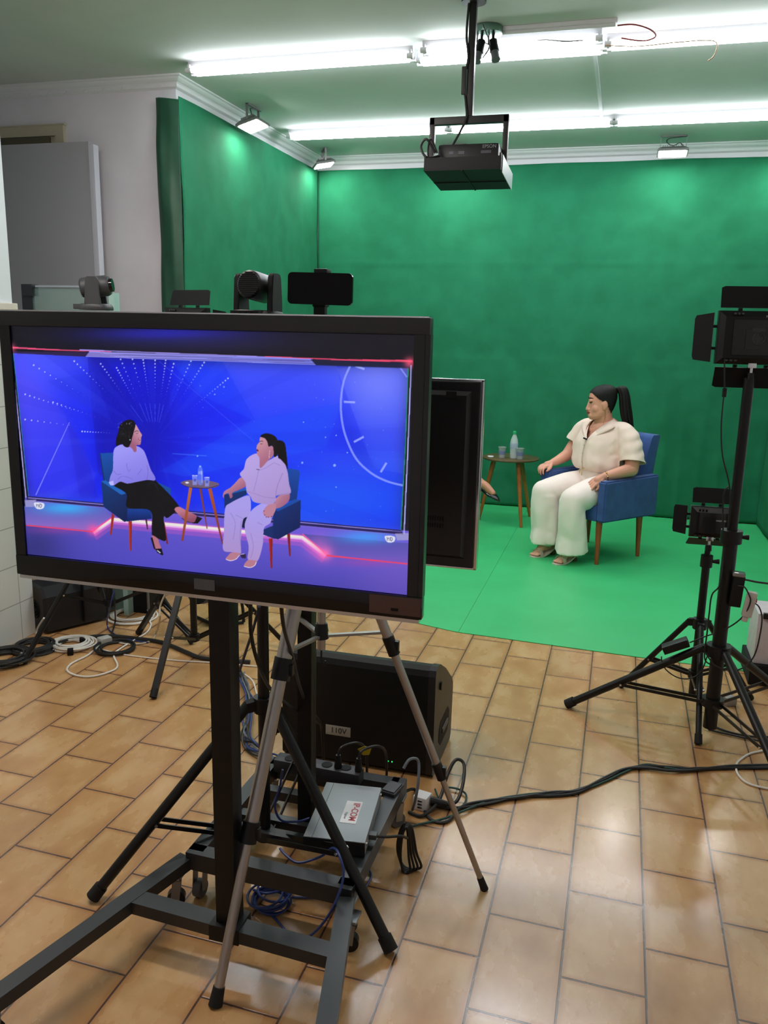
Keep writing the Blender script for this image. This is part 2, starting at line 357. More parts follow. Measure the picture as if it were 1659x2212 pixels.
# ================================================================ ceiling lights
TUBE = mat('lit_tube', 'ffffff', .4, emit=TUBE_POWER, ecol=(.96, .975, 1.0))
TUBEB = mat('tube_back', 'ffffff', .4, emit=TUBE_POWER*.12, ecol=(.96, .975, 1.0))
def tube_light(x0, x1, y, tubes, label, group, z=CEIL):
    t = thing('ceiling_light', label, 'ceiling light', ((x0+x1)/2, y, z), 0, group)
    bm = BM(); bx(bm, (x0, y-.022, z-.028), (x1, y+.022, z-.0005), .002); obj('batten', bm, WHITE, t)
    for dy, dz in tubes:
        bm = BM(); cone(bm, (x0+.03, y+dy, z-dz), (x1-.03, y+dy, z-dz), .0135, n=14); tb = obj('tube', bm, [TUBE, TUBEB], t)
        for p_ in tb.data.polygons: p_.material_index = 1 if p_.normal.z > .25 else 0
        for a in (x0+.012, x1-.012):
            bm = BM(); cone(bm, (a-.018, y+dy, z-dz), (a+.018, y+dy, z-dz), .0142, n=14); bx(bm, (a-.006, y+min(0, dy)-.004, z-dz-.004), (a+.006, y+max(0, dy)+.004, z-.02)); obj('tube_holder', bm, WHITE, tb)
    return t
T2 = ((-.035, .055), (.035, .055))
tube_light(-2.67, -1.27, 4.965, T2, 'twin tube ceiling light at the left end of the nearer row', 'nearer row of ceiling lights')
tube_light(-1.27, -.22, 5.05, T2, 'brightest ceiling light of the nearer row, directly behind the hanging pole', 'nearer row of ceiling lights')
tube_light(-1.2, -.24, 4.90, ((.03, .05), (-.03, .05)), 'second bright twin tube light beside the pair of spot heads', 'nearer row of ceiling lights')
tube_light(-.22, 1.16, 5.0, T2, 'twin tube ceiling light with loose wires, right end of the nearer row', 'nearer row of ceiling lights')
tube_light(-2.74, -1.42, 6.72, T2, 'twin tube ceiling light at the left end of the row near the back wall', 'farther row of ceiling lights')
tube_light(-1.42, -.20, 6.72, T2, 'middle twin tube ceiling light of the far row, seen through the projector frame', 'farther row of ceiling lights')
tube_light(-.20, 1.16, 6.72, T2, 'twin tube ceiling light at the right end of the row near the back wall', 'farther row of ceiling lights')
TUBE2 = mat('fill_tube_right', 'ffffff', .4, emit=TUBE_POWER*.8, ecol=(1.0, .97, .93))  # two fill lamps added out of view, modelled like the ceiling tubes
TB_ = TUBE; TUBE = TUBE2
TUBE = mat('fill_tube_left', 'ffffff', .4, emit=TUBE_POWER*3.2, ecol=(1.0, .96, .93))
tube_light(-2.7, -1.45, 2.2, T2, 'added twin tube fill light above the camera, on the left side of the room', 'added fill lights')  # added to brighten the alcove and the left floor
TUBE = TUBE2
tube_light(-.75, .50, 1.2, T2, 'added twin tube fill light above the camera, on the right side of the room', 'added fill lights')  # added to brighten the foreground tiles
TUBE = TB_
bm = BM(); bx(bm, (-.76, 4.745, CEIL-.02), (-.16, 4.785, CEIL-.0005), .003); cone(bm, (-.75, 4.765, CEIL-.026), (-.17, 4.765, CEIL-.026), .010)
tag(obj('unlit_ceiling_light', bm, WHITE), 'unlit slim ceiling batten beside the round spot mount', 'ceiling light')
bm = BM(); bx(bm, (-.30, 5.08, CEIL-.014), (-.278, 6.68, CEIL-.0005), .002)
tag(obj('cable_duct', bm, WHITE), 'thin white cable duct on the ceiling between the two light rows', 'cable duct')
RED = mat('red_wire', '7a2020', .5)
cable('loose_wire', [(-.16, 4.77, 3.13), (-.08, 4.79, 3.135), (.0, 4.83, 3.12), (.03, 4.88, 3.10), (-.03, 4.90, 3.09), (-.14, 4.9, 3.11)], .004, RED, 'loose red and black wire curling out of the unlit ceiling batten', 'wire')
cable('loose_wire', [(-.22, 4.93, 3.09), (-.05, 4.93, 3.075), (.15, 4.94, 3.085), (.32, 4.945, 3.08), (.33, 4.95, 3.02), (.30, 4.95, 2.99)], .003, mat('tan_wire', '8a6a4c', .5), 'thin wire drooping along the right ceiling light, end hanging down', 'wire')
cable('loose_wire', [(-.72, 4.87, 3.10), (-.55, 4.86, 3.115), (-.4, 4.86, 3.10), (-.24, 4.87, 3.11)], .004, CABK, 'dark wire running from the spot mount along the bright ceiling light', 'wire')
# twin spot heads
t = thing('ceiling_spotlight', 'pair of small black spot heads on a round chrome ceiling mount', 'spotlight', (-.814, 4.743, CEIL))
bm = BM(); lathe(bm, [(.0, 0), (.075, 0), (.078, -.01), (.075, -.035), (.0, -.04)], (-.814, 4.743, CEIL-.0005)); obj('mount', bm, mat('brushed_chrome', '7f9a90', .25, 1), t)
for (x, dx, dy) in ((-.845, -.012, -.03), (-.785, .02, -.03)):
    bm = BM(); cone(bm, (x, 4.74, CEIL-.03), (x, 4.735, CEIL-.075), .008); bx(bm, (x-.025, 4.725, CEIL-.09), (x-.019, 4.745, CEIL-.035)); obj('arm', bm, BLKM, t)
    bm = BM(); p = V((x, 4.735, CEIL-.07)); d = V((dx, dy, -.08)).normalized(); cone(bm, p, p+d*.07, .021, .026); h = obj('spot_head', bm, MATTE, t)
    bm = BM(); cone(bm, p+d*.07, p+d*.115, .0235, .024); obj('snoot', bm, mat('grey_snoot', '55585c', .4), h)
bm = BM(); tube(bm, spline([(-.82, 4.6, 3.13), (-.79, 4.66, 3.05), (-.83, 4.7, 3.0), (-.80, 4.73, 3.06), (-.84, 4.74, 3.09)]), .003); obj('wire', bm, CABK, t)
# flood lights
FLOODE = mat('lit_flood', 'ffffff', .4, emit=FLOOD_POWER, ecol=(1, .985, .96))
GREYC = mat('grey_cast_metal', '6c6c6a', .45, .4)
def flood(x, y, rotz, tilt, label):
    t = thing('flood_light', label, 'flood light', (x, y, CEIL), rotz, 'flood lights above the green cloths')
    R = M.Rotation(tilt, 3, 'X'); c = V((0, .0, -.125))
    bm = BM(); bx(bm, (-.10, -.009, -.006), (.10, .009, -.0005)); bx(bm, (-.10, -.009, -.115), (-.096, .009, 0)); bx(bm, (.096, -.009, -.115), (.10, .009, 0)); obj('bracket', bm, GREYC, t, False)
    bm = BM(); n = 4
    loft(bm, [[c + R @ V((a*sx, b*sy, z)) for a, b in ((-1, -1), (1, -1), (1, 1), (-1, 1))] for sx, sy, z in ((.085, .055, .03), (.115, .085, .008), (.118, .088, -.008), (.112, .082, -.010))])
    for k in range(10): box(bm, c + R @ V((-.075 + k*.0167, 0, .034)), (.004, .10, .022), R)
    h = obj('housing', bm, GREYC, t, False, smooth=False)
    bm = BM(); box(bm, c + R @ V((0, 0, -.013)), (.205, .145, .006), R); obj('lamp_glass', bm, FLOODE, h, False, smooth=False)
    bm = BM(); tube(bm, spline([(-.09, 0, -.10), (-.05, .02, -.06), (0, .0, -.075), (.05, .01, -.05), (.03, .0, -.02), (-.1, .02, -.012)]), .0035); obj('power_wire', bm, CABK, t, False)
    return t
flood(-2.72, 5.98, -PI/2, .28, 'white flood light over the left green cloth, nearest the wall corner')
flood(-2.705, 7.45, -PI/2+.5, .2, 'white flood light in the back left corner of the room')
flood(.25, 7.45, PI, .10, 'white flood light over the back green cloth, right of the projector')
flood(-1.52, 7.45, PI, .05, 'white flood light over the back cloth hidden behind the hanging projector')
flood(1.15, 7.45, PI, .05, 'white flood light in the back right corner beyond the frame edge')
# ================================================================ projector hung from the ceiling
t = thing('hanging_projector_mount', 'black ceiling pole with a square yoke holding a tray under the projector', 'projector mount', (-.825, 4.37, CEIL))
bm = BM(); cone(bm, (-.825, 4.37, CEIL-.012), (-.825, 4.37, CEIL-.0005), .06, n=24); bx(bm, (-.842, 4.353, 2.64), (-.808, 4.387, CEIL-.01), .002); obj('pole', bm, BLKM, t)
bm = BM(); bx(bm, (-1.022, 4.355, 2.605), (-.628, 4.385, 2.64), .002)
for x in (-1.022, -.654): bx(bm, (x, 4.355, 2.40), (x+.026, 4.385, 2.64), .002)
obj('yoke', bm, BLKM, t)
Rt = M.Rotation(-math.radians(4), 3, 'X')
bm = BM(); c0 = V((-.813, 4.36, 2.345))
box(bm, c0, (.372, .40, .008), Rt)
for dx in (-.182, .182): box(bm, c0 + Rt @ V((dx, 0, .035)), (.008, .40, .07), Rt)
for dy in (-.196, .196): box(bm, c0 + Rt @ V((0, dy, .028)), (.372, .008, .056), Rt)
box(bm, c0 + Rt @ V((.0, 0, -.006)), (.006, .40, .004), Rt); box(bm, c0 + Rt @ V((.0, .03, -.006)), (.372, .004, .004), Rt)
obj('tray', bm, mat('black_tray', '0b0b10', .5, spec=.25), t, smooth=False)
bm = BM(); box(bm, c0 + Rt @ V((.188, .02, .03)), (.003, .36, .08), Rt); obj('tape_panel', bm, mat('grey_tape', '9aa0ac', .3), t, label='grey taped side of the tray')
bm = BM(); tube(bm, spline([(-.845, 4.35, 3.14), (-.85, 4.345, 3.0), (-.838, 4.347, 2.9), (-.855, 4.345, 2.8), (-.842, 4.347, 2.7), (-.835, 4.345, 2.63), (-.86, 4.34, 2.57), (-.9, 4.34, 2.50)]), .006); bx(bm, (-.865, 4.335, 2.735), (-.842, 4.353, 2.86), .003); obj('video_cable', bm, CABK, t)
t = thing('projector', 'black video projector sitting in the tray under the ceiling pole', 'projector', (-.80, 4.33, 2.36))
bm = BM(); box(bm, c0 + Rt @ V((.012, 0, .085)), (.30, .25, .105), Rt, .018); obj('body', bm, mat('dark_grey_projector', '0f1015', .4, spec=.3), t)
bm = BM(); 
for dx, w in ((-.07, .022), (-.02, .03), (.1, .05)): box(bm, c0 + Rt @ V((dx, -.1255, .095)), (w, .003, .014), Rt)
obj('port', bm, mat('port_metal', '3c3e44', .35, .6), t)
bm = text_bm('EPSON', .022); bm.transform(M.Translation(c0 + V((.115, -.118, .128))) @ M.Rotation(PI/2 - .07, 4, 'X')); obj('logo', bm, mat('grey_print', '8a8c92', .5), t, smooth=False)
bm = BM(); cone(bm, c0+V((.08, .12, .09)), c0+V((.08, .15, .088)), .035, n=20); obj('lens', bm, BLK, t)
bm = BM(); tube(bm, spline([(-.93, 4.2, 2.43), (-.99, 4.18, 2.42), (-1.02, 4.18, 2.47), (-.99, 4.17, 2.5), (-.95, 4.19, 2.44)]), .006); tube(bm, spline([(-.94, 4.19, 2.44), (-.97, 4.17, 2.5), (-.985, 4.18, 2.45), (-.975, 4.18, 2.39)]), .005); obj('power_cord', bm, CABK, t)
# ================================================================ the big monitor and its picture
YT = 1.60
a = aY(893, 724, YT); b = aY(880, 1286, YT); c = aY(30, 850, YT); d = aY(61, 1192, YT)
SX0, SX1, SZ0, SZ1 = (c.x+d.x)/2, (a.x+b.x)/2, b.z, a.z
TX0, TX1, TZ0, TZ1 = -1.349, -.360, 1.009, 1.625
tv = thing('television', 'big black television facing the camera, showing two seated women in a blue studio', 'television', (-.85, YT+.02, 1.0))
BEZ = mat('glossy_black_bezel', '0b090b', .15, coat=.25, spec=.3)
bm = BM(); bx(bm, (TX0+.004, YT+.004, TZ0+.004), (TX1-.004, YT+.034, TZ1-.002), .004); box(bm, (-.855, YT+.04, 1.30), (.7, .012, .42), None, .004); obj('cabinet', bm, BLK, tv)
bm = BM(); bx(bm, (TX0, YT-.008, SZ1+.001), (TX1, YT+.02, TZ1), .003); obj('top_bezel', bm, mat('brown_black_bezel', '151214', .3, coat=.1), tv)
bm = BM(); bx(bm, (TX0, YT-.006, TZ0+.006), (TX1, YT+.02, SZ0-.001), .003); bz = obj('bottom_bezel', bm, BEZ, tv)
bm = BM(); bx(bm, (TX0, YT-.003, SZ0-.002), (SX0-.001, YT+.02, SZ1+.002)); obj('side_bezel', bm, mat('satin_black_bezel', '09090b', .3), tv)
bm = BM(); bx(bm, (SX1+.001, YT-.003, SZ0-.002), (TX1, YT+.02, SZ1+.002)); bx(bm, (SX1+.022, YT-.0045, SZ0), (SX1+.0235, YT, SZ1)); obj('side_bezel', bm, MATS['satin_black_bezel'], tv)
bm = BM(); bx(bm, (TX0+.006, YT-.004, TZ0-.003), (TX1-.006, YT+.012, TZ0+.005)); obj('chrome_lip', bm, CHROME, tv)
bm = BM(); bx(bm, (TX0+.005, YT, TZ1-.001), (TX1-.005, YT+.03, TZ1+.0025)); obj('chrome_top_edge', bm, CHROME, tv)
p = aY(419, 1249, YT-.007); q = aY(464, 1277, YT-.007)
bm = BM(); bx(bm, (p.x, YT-.0075, q.z), (q.x, YT-.0062, p.z)); obj('sticker', bm, mat('grey_sticker', '55565a', .6), bz)
p = aY(852, 1317, YT-.007)
bm = BM(); bx(bm, (p.x-.008, YT-.0078, p.z-.003), (p.x+.008, YT-.006, p.z+.003), .001); obj('remote_sensor', bm, MATTE, bz)
p = aY(798, 1283, YT-.007); q = aY(908, 1338, YT-.007)
bm = BM(); bx(bm, (p.x, YT-.0068, q.z+.004), (q.x, YT-.0058, p.z)); obj('bezel_reflection', bm, mat('painted_brown_reflection', '4a2f2c', .18, coat=.5, bump=(120, .1, .001)), bz)  # reflection in the glossy bezel, painted as a thin brown plate
# picture: painted on a dense grid as vertex colours of the lit panel
NU, NVV = 760, 448
gx = np.linspace(SX0, SX1, NU); gz = np.linspace(SZ0, SZ1, NVV)
GX, GZ = np.meshgrid(gx, gz)
def project(X, Y, Z):
    B = np.array([[_dx.x, _dy.x, _d0.x], [_dx.y, _dy.y, _d0.y], [_dx.z, _dy.z, _d0.z]]); I = np.linalg.inv(B)
    P = np.stack([X, np.full_like(X, Y) if np.isscalar(Y) else Y, Z - CAM_H], -1) @ I.T
    return 829.5 + F_PX*P[..., 0]/P[..., 2], 1106 - F_PX*P[..., 1]/P[..., 2]
AX, AY = project(GX, YT+.002, GZ)
ART = np.zeros((NVV, NU, 3))
UU = (AX - 20)/870; VV = (AY - 700 - UU*25)/(480 + UU*80)
def Z1(*p): return [(x/1.7463, 680 + y/1.7463) for x, y in p]
def W1(*p): return [(200 + x/6.381, 880 + y/6.381) for x, y in p]
def W2(*p): return [(440 + x/6.9125, 920 + y/6.9125) for x, y in p]
def hx(c): return np.array([int(c[i:i+2], 16)/255 for i in (0, 2, 4)]) if isinstance(c, str) else np.array(c)
def mask(P, pad=2):
    P = np.array(P, float); x0, y0 = P.min(0) - pad; x1, y1 = P.max(0) + pad
    sel = (AX >= x0) & (AX <= x1) & (AY >= y0) & (AY <= y1); ii = np.where(sel)
    if len(ii[0]) == 0: return ii, np.zeros(0)
    acc = np.zeros(len(ii[0]))
    for ox, oy in ((-.3, -.3), (.3, -.3), (-.3, .3), (.3, .3)):
        x, y = AX[ii] + ox, AY[ii] + oy; ins = np.zeros(len(x), bool); j = len(P) - 1
        for i in range(len(P)):
            xi, yi = P[i]; xj, yj = P[j]
            with np.errstate(divide='ignore', invalid='ignore'):
                ins ^= ((yi > y) != (yj > y)) & (x < (xj - xi)*(y - yi)/((yj - yi) if yj != yi else 1e-9) + xi)
            j = i
        acc += ins
    return ii, acc/4
def fillp(P, col, al=1., col2=None, axis=None):
    ii, m = mask(P)
    if len(m) == 0: return
    c = np.broadcast_to(hx(col), (len(m), 3)).copy()
    if col2 is not None:                 # gradient between two points
        (xa, ya), (xb, yb) = axis; t = ((AX[ii]-xa)*(xb-xa) + (AY[ii]-ya)*(yb-ya))/((xb-xa)**2 + (yb-ya)**2)
        t = np.clip(t, 0, 1)[:, None]; c = c*(1-t) + hx(col2)*t
    k = (m*al)[:, None]; ART[ii] = ART[ii]*(1-k) + c*k
def smooth_poly(P, n=6): return [(v.x, v.y) for v in spline([(x, y, 0) for x, y in P], n, True)]
def blob(P, col, al=1., col2=None, axis=None): fillp(smooth_poly(P), col, al, col2, axis)
def stroke(P, w, col, al=1., curve=True, w2=None):
    P = [V((x, y, 0)) for x, y in P]; P = spline(P, 8) if curve and len(P) > 2 else P
    Lp, Rp = [], []; n = len(P)
    for i, q in enumerate(P):
        dd = P[min(i+1, n-1)] - P[max(i-1, 0)]; nn = V((-dd.y, dd.x, 0)).normalized()*((w + ((w2 if w2 is not None else w)-w)*i/(n-1))/2)
        Lp.append(((q+nn).x, (q+nn).y)); Rp.append(((q-nn).x, (q-nn).y))
    fillp(Lp + Rp[::-1], col, al)
def glow(x, y, r, col, al, sx=1., sy=1.):
    k = (al*np.exp(-(((AX-x)/sx)**2 + ((AY-y)/sy)**2)/(r*r)))[..., None]; ART[:] = ART*(1-k) + hx(col)*k
def dot(x, y, r, col, al=1.):
    fillp([(x + r*math.cos(t), y + r*math.sin(t)) for t in (i*PI/4 for i in range(8))], col, al)
# base: dark studio ceiling above, violet floor below
t = np.clip((VV-.9)/.14, 0, 1)[..., None]
ART[:] = hx('0b0b16')
glow(360, 722, 130, '2020b4', .95, 1.3, .13); glow(420, 742, 170, '201f58', .6, 1.3, .12)
fillp(Z1((95, 685), (1545, 815), (1545, 1065), (95, 905)), '6a58d2', 1, '3b3a9c', (Z1((800, 780))[0], Z1((760, 1000))[0]))
glow(330, 1215, 120, '5b52d8', .5, 2.2, .6); glow(75, 1185, 60, '2a2a6a', .7); glow(860, 1260, 90, '7a5cb8', .35)
# stage platforms and neon edges
fillp(Z1((92, 722), (388, 728), (422, 760), (348, 815), (98, 792)), '5a55b4', 1, '8a6cc8', (Z1((240, 730))[0], Z1((240, 810))[0]))
fillp(Z1((1130, 826), (1540, 862), (1540, 932), (1232, 906)), '4a4aa2', 1, '6a58bc', (Z1((1340, 830))[0], Z1((1340, 920))[0]))
glow(*Z1((250, 728))[0], 42, '35b8ff', .8, 1.5, .35); glow(*Z1((1380, 838))[0], 40, '3aa8ff', .7, 1.5, .35)
for P in (Z1((352, 816), (424, 768), (620, 786)), Z1((620, 786), (900, 812), (1140, 836), (1228, 902))):
    for w, al, c in ((26, .25, 'ff58b8'), (15, .5, 'f070d0'), (9, .9, 'e6b6ee'), (5.5, .95, 'e8e6d8')): stroke([(x, y+w*.33) for x, y in P], w, c, al, False)
glow(*Z1((350, 812))[0], 12, 'ff50a0', .8); glow(*Z1((1228, 902))[0], 14, 'ff6ab0', .8); glow(*Z1((1200, 880))[0], 26, 'ff70c8', .4)
stroke(Z1((100, 794), (348, 818)), 2.6, 'f0405c', .95, False); stroke(Z1((1232, 908), (1538, 940)), 3.2, 'f0405c', .95, False)
glow(*Z1((220, 812))[0], 22, 'c04098', .35, 3, .4); glow(*Z1((1390, 935))[0], 22, 'c04098', .35, 3, .4)
stroke(Z1((348, 818), (422, 764)), 2, 'ff3a80', .9, False); stroke(Z1((1140, 826), (1232, 904)), 2, 'ff5a90', .9, False)
# big blue wall
blue = Z1((50, 143), (325, 158), (1190, 187), (1540, 200), (1512, 812), (106, 684))
fillp(blue, '0f22f0')
keep = ART.copy(); ii, m = mask(blue, 0); sel = np.zeros(AX.shape); sel[ii] = m
glow(45, 800, 130, '5452ff', .85, .8, 1.2); glow(120, 775, 90, '4a58ff', .6, 1.2, .7)
fillp(Z1((330, 160), (395, 163), (600, 450), (585, 690), (370, 600)), '0505a8', .75)
fillp(Z1((395, 163), (640, 170), (640, 440), (560, 450)), '0308c4', .7)
glow(*Z1((600, 500))[0], 80, '0508b8', .8, .8, 1.5)
fillp(Z1((640, 170), (840, 178), (960, 400), (750, 300)), '1c4cff', .55)
fillp(Z1((840, 178), (1270, 190), (1300, 330), (960, 395)), '5468ff', .65, '3a50ff', (Z1((1000, 180))[0], Z1((980, 390))[0]))
fillp(Z1((600, 590), (960, 395), (1290, 330), (1230, 500), (700, 610)), '1a62ff', .45)
fillp(Z1((1270, 200), (1540, 200), (1525, 600), (1410, 580)), '7080ff', .6, '4a60f6', (Z1((1400, 220))[0], Z1((1440, 560))[0]))
glow(*Z1((1430, 260))[0], 75, '8894ff', .6); glow(*Z1((1250, 700))[0], 150, '1474f8', .6, 1.6, .55); glow(*Z1((1300, 560))[0], 90, '2e50f4', .4)
fillp(Z1((1280, 330), (1420, 580), (1340, 560)), '1a34d0', .4)
fillp(Z1((60, 180), (250, 380), (360, 600), (350, 690), (110, 682)), '5048f0', .45); fillp(Z1((250, 380), (330, 540), (370, 690), (300, 688)), '1414b8', .45)
fillp(Z1((180, 250), (350, 215), (420, 400), (300, 330)), '2030e0', .6)
def gblur(A, r):
    k = np.exp(-np.arange(-3*r, 3*r+1)**2/(2.*r*r)); k /= k.sum(); P = np.pad(A, ((3*r, 3*r), (3*r, 3*r), (0, 0)), 'edge')
    P = sum(w_*P[:, i:i+A.shape[1]] for i, w_ in enumerate(k)); return sum(w_*P[i:i+A.shape[0]] for i, w_ in enumerate(k))
ART[:] = gblur(ART, 11)*.62 + ART*.38
for k_ in range(26):                  # soft light beams fanning from behind the left figure
    a_ = 2*PI*k_/26 + .13*math.sin(k_*5.1); c_ = Z1((585, 470))[0]; q0, q1 = a_ - .05 - .03*math.sin(k_*3.3), a_ + .05
    fillp([c_, (c_[0]+900*math.cos(q0), c_[1]+900*math.sin(q0)), (c_[0]+900*math.cos(q1), c_[1]+900*math.sin(q1))], '5a78ff' if k_ % 2 else '0a10c0', .07)
stroke(Z1((262, 405), (135, 680)), 1.6, '8a90ff', .8, False, 2.4); stroke(Z1((600, 175), (960, 480)), .9, '4a70ff', .6, False); stroke(Z1((650, 524), (780, 532)), 1, '5aa0ff', .7, False)
rng = random.Random(3)
for k, (ax, ay) in enumerate([(127, 190), (95, 300), (95, 395), (200, 330), (380, 185), (455, 168), (500, 168), (540, 170), (585, 172), (625, 172), (655, 185), (720, 175), (770, 180), (860, 240), (440, 200), (310, 440), (280, 175)]):
    bx_, by_ = 585 + (ax-585)*.22, 455 + (ay-455)*.18
    n = rng.randint(14, 22)
    for i in range(n):
        f = i/n; x, y = Z1((ax + (bx_-ax)*f, ay + (by_-ay)*f))[0]; dot(x, y, max(.5, 1.9*(1-f)**1.5), 'c8d2ff', .85*(1-f)**.7)
    if 4 <= k <= 10: stroke(Z1((ax+(bx_-ax)*.7, ay+(by_-ay)*.7), (bx_, by_)), .8, '6a8aff', .6, False)
for i in range(70):
    x, y = Z1((rng.uniform(650, 1500), rng.uniform(230, 780)))[0]; dot(x, y, rng.uniform(.5, 1.1), 'a8c0ff', rng.uniform(.3, .7))
for x, y, r in ((1140, 558, 2.4), (1262, 568, 3.2), (1145, 405, 1.6), (1228, 462, 1.6), (1268, 455, 1.6), (845, 272, 1.7), (810, 300, 1.6), (745, 533, 1.8), (1310, 520, 1.6), (1268, 650, 1.6)): dot(*Z1((x, y))[0], r, '98b8ff', .85)
arc = Z1((1322, 190), (1297, 250), (1286, 325), (1290, 400), (1308, 470), (1345, 545), (1400, 597), (1460, 628), (1525, 645))
stroke(arc, 4.4, '9aa8ff', .75)
for p, q in (((1297, 328), (1340, 330)), ((1335, 480), (1372, 460)), ((1436, 594), (1458, 558)), ((1340, 193), (1375, 205))): stroke(Z1(p, q), 4.6, 'a6b2ff', .8, False)
stroke(Z1((1510, 200), (1535, 235)), 3, '9aa8ff', .7, False)
ART[:] = keep*(1-sel[..., None]) + ART*sel[..., None]
# frame of the studio wall
fillp(Z1((336, 138), (1172, 166), (1192, 189), (322, 158)), '9c98f2', 1, '8088ee', (Z1((400, 140))[0], Z1((1100, 180))[0]))
for f in (.3, .52, .8): stroke(Z1((336-14*f, 138+20*f), (1172+20*f, 166+23*f)), 1.1, '3a2a70', .9, False)
fillp(Z1((46, 138), (336, 140), (322, 158), (50, 145)), '2a1c4a'); fillp(Z1((1172, 168), (1548, 182), (1542, 202), (1192, 190)), '14183a')
stroke(Z1((34, 123), (200, 132), (420, 139)), 4, 'f05080', .95, False, 1.5); stroke(Z1((300, 132), (900, 155), (1180, 166)), 2.2, 'a090f0', .95, False)
stroke(Z1((1556, 175), (1300, 170), (1000, 157)), 5, 'f04870', .95, False, 1)
glow(*Z1((40, 126))[0], 10, 'ff6a8a', .8); glow(*Z1((1545, 180))[0], 12, 'ff5a7a', .8)
stroke(Z1((42, 140), (72, 420), (98, 690)), 2.4, 'b0a8f0', .95, False); stroke(Z1((50, 145), (80, 420), (108, 684)), 1.2, '2a9a90', .8, False)
stroke(Z1((1540, 202), (1528, 520), (1512, 812)), 2.2, '1e8a70', .95, False); stroke(Z1((1551, 190), (1538, 520), (1524, 828)), 2.6, 'b0b0f6', .95, False)
fillp(Z1((100, 685), (1512, 812), (1524, 830), (100, 700)), '241c5a'); stroke(Z1((106, 690), (1514, 818)), 1.6, '9a90e8', .95, False); stroke(Z1((104, 700), (1522, 832)), 1.3, '7a6cd0', .9, False)
for x, y, s in ((147, 719, -1), (1470, 845, 1)):      # rounded floor logos
    fillp(Z1((x-55*1 if s < 0 else x+20, y-20), (x-10 if s < 0 else x+75, y-22), (x-15 if s < 0 else x+72, y+5), (x-50 if s < 0 else x+28, y+6)), 'a8a4cc', .7)
    blob(Z1((x-18, y-10), (x+18, y-8), (x+16, y+11), (x-8, y+13)), 'e2e2f2', .95)
    stroke(Z1((x-10, y-6), (x-9, y+7)), 1, '20204a', 1, False); stroke(Z1((x-9, y), (x-3, y-3), (x-2, y+7)), 1, '20204a'); stroke(Z1((x+3, y-6), (x+10, y-2), (x+8, y+7), (x+3, y+6), (x+3, y-6)), 1, '20204a')
# --- left figure: white blouse, black trousers, dark curls, blue armchair
fillp(W1((265, 1455), (300, 1490), (262, 1757), (240, 1757)), '9a2a18'); fillp(W1((725, 1540), (750, 1540), (765, 1680), (750, 1680)), '3a1820')
fillp(W1((495, 1570), (542, 1570), (535, 1975), (512, 1980)), 'c03a1e', 1, '7a1c14', (W1((500, 1700))[0], W1((540, 1700))[0])); fillp(W1((975, 1560), (995, 1600), (1042, 1880), (1020, 1885)), '7a1c20')
fillp(W1((95, 632), (280, 625), (300, 1010), (240, 1060), (150, 1010)), '0a4ca8', 1, '063a86', (W1((100, 700))[0], W1((260, 1000))[0])); fillp(W1((95, 632), (110, 640), (168, 1010), (150, 1010)), '042a62')
fillp(W1((118, 1018), (180, 1005), (470, 1190), (490, 1560), (440, 1580), (150, 1370)), '083472', 1, '041c4e', (W1((200, 1100))[0], W1((460, 1550))[0])); fillp(W1((118, 1018), (180, 1005), (468, 1185), (395, 1205)), '1560b8')
fillp(W1((480, 1400), (810, 1390), (815, 1535), (470, 1575)), '0a3c96', 1, '052060', (W1((560, 1400))[0], W1((560, 1560))[0]))
fillp(W1((860, 1015), (1075, 1115), (1080, 1210), (1000, 1140)), '0a4a9c')
blob(W1((290, 1075), (380, 1022), (600, 1020), (830, 995), (910, 1050), (1060, 1200), (1195, 1370), (1140, 1440), (1030, 1525), (985, 1500), (985, 1600), (1010, 1830), (900, 1808), (822, 1765), (815, 1640), (790, 1420), (480, 1380), (465, 1190)), '06070e')
stroke(W1((770, 1080), (800, 1035), (860, 1060), (910, 1150)), .8, '2a3a5a', .8); stroke(W1((985, 1490), (960, 1400), (900, 1300)), .8, '14202e', .8)
blob(W1((820, 1765), (900, 1810), (915, 1860), (950, 1950), (930, 1960), (860, 1955), (830, 1860)), 'b06a7e'); fillp(W1((860, 1950), (950, 1945), (975, 2030), (960, 2040), (890, 2000)), '08080c'); fillp(W1((800, 1800), (825, 1790), (870, 1960), (845, 1950)), '08080c'); fillp(W1((890, 1965), (940, 2000), (930, 2012), (885, 1975)), 'c8c8e0')
blob(W1((1130, 1410), (1190, 1370), (1290, 1420), (1440, 1500), (1420, 1580), (1340, 1590), (1240, 1530)), 'bc7488', 1, '8a4a66', (W1((1250, 1420))[0], W1((1280, 1570))[0])); fillp(W1((1440, 1500), (1512, 1530), (1450, 1600), (1370, 1600), (1412, 1575)), '07070b'); stroke(W1((1230, 1525), (1300, 1575), (1400, 1590)), 1.2, '0a0a10', 1)
blob(W1((290, 600), (350, 530), (430, 512), (500, 545), (600, 530), (690, 580), (735, 660), (800, 850), (860, 960), (850, 1010), (760, 1000), (600, 1030), (480, 1050), (380, 1025), (290, 1075), (230, 1050), (245, 950), (280, 850)), '9c96f6', 1, '8078e0', (W1((450, 560))[0], W1((620, 1040))[0]))
fillp(W1((222, 1030), (285, 1010), (295, 1070), (250, 1075)), 'b8b4ff')
for P in (((470, 770), (475, 830), (500, 885), (520, 850)), ((350, 990), (420, 950), (560, 990)), ((620, 930), (680, 850)), ((750, 800), (765, 900), (745, 1000)), ((290, 870), (330, 920), (400, 920))): stroke(W1(*P), .8, '5a52b0', .8)
blob(W1((560, 240), (600, 245), (650, 330), (680, 380), (672, 410), (668, 470), (655, 515), (605, 525), (605, 600), (575, 615), (545, 570), (500, 520), (520, 400)), 'c892a4', 1, '9a5a78', (W1((650, 350))[0], W1((520, 480))[0]))
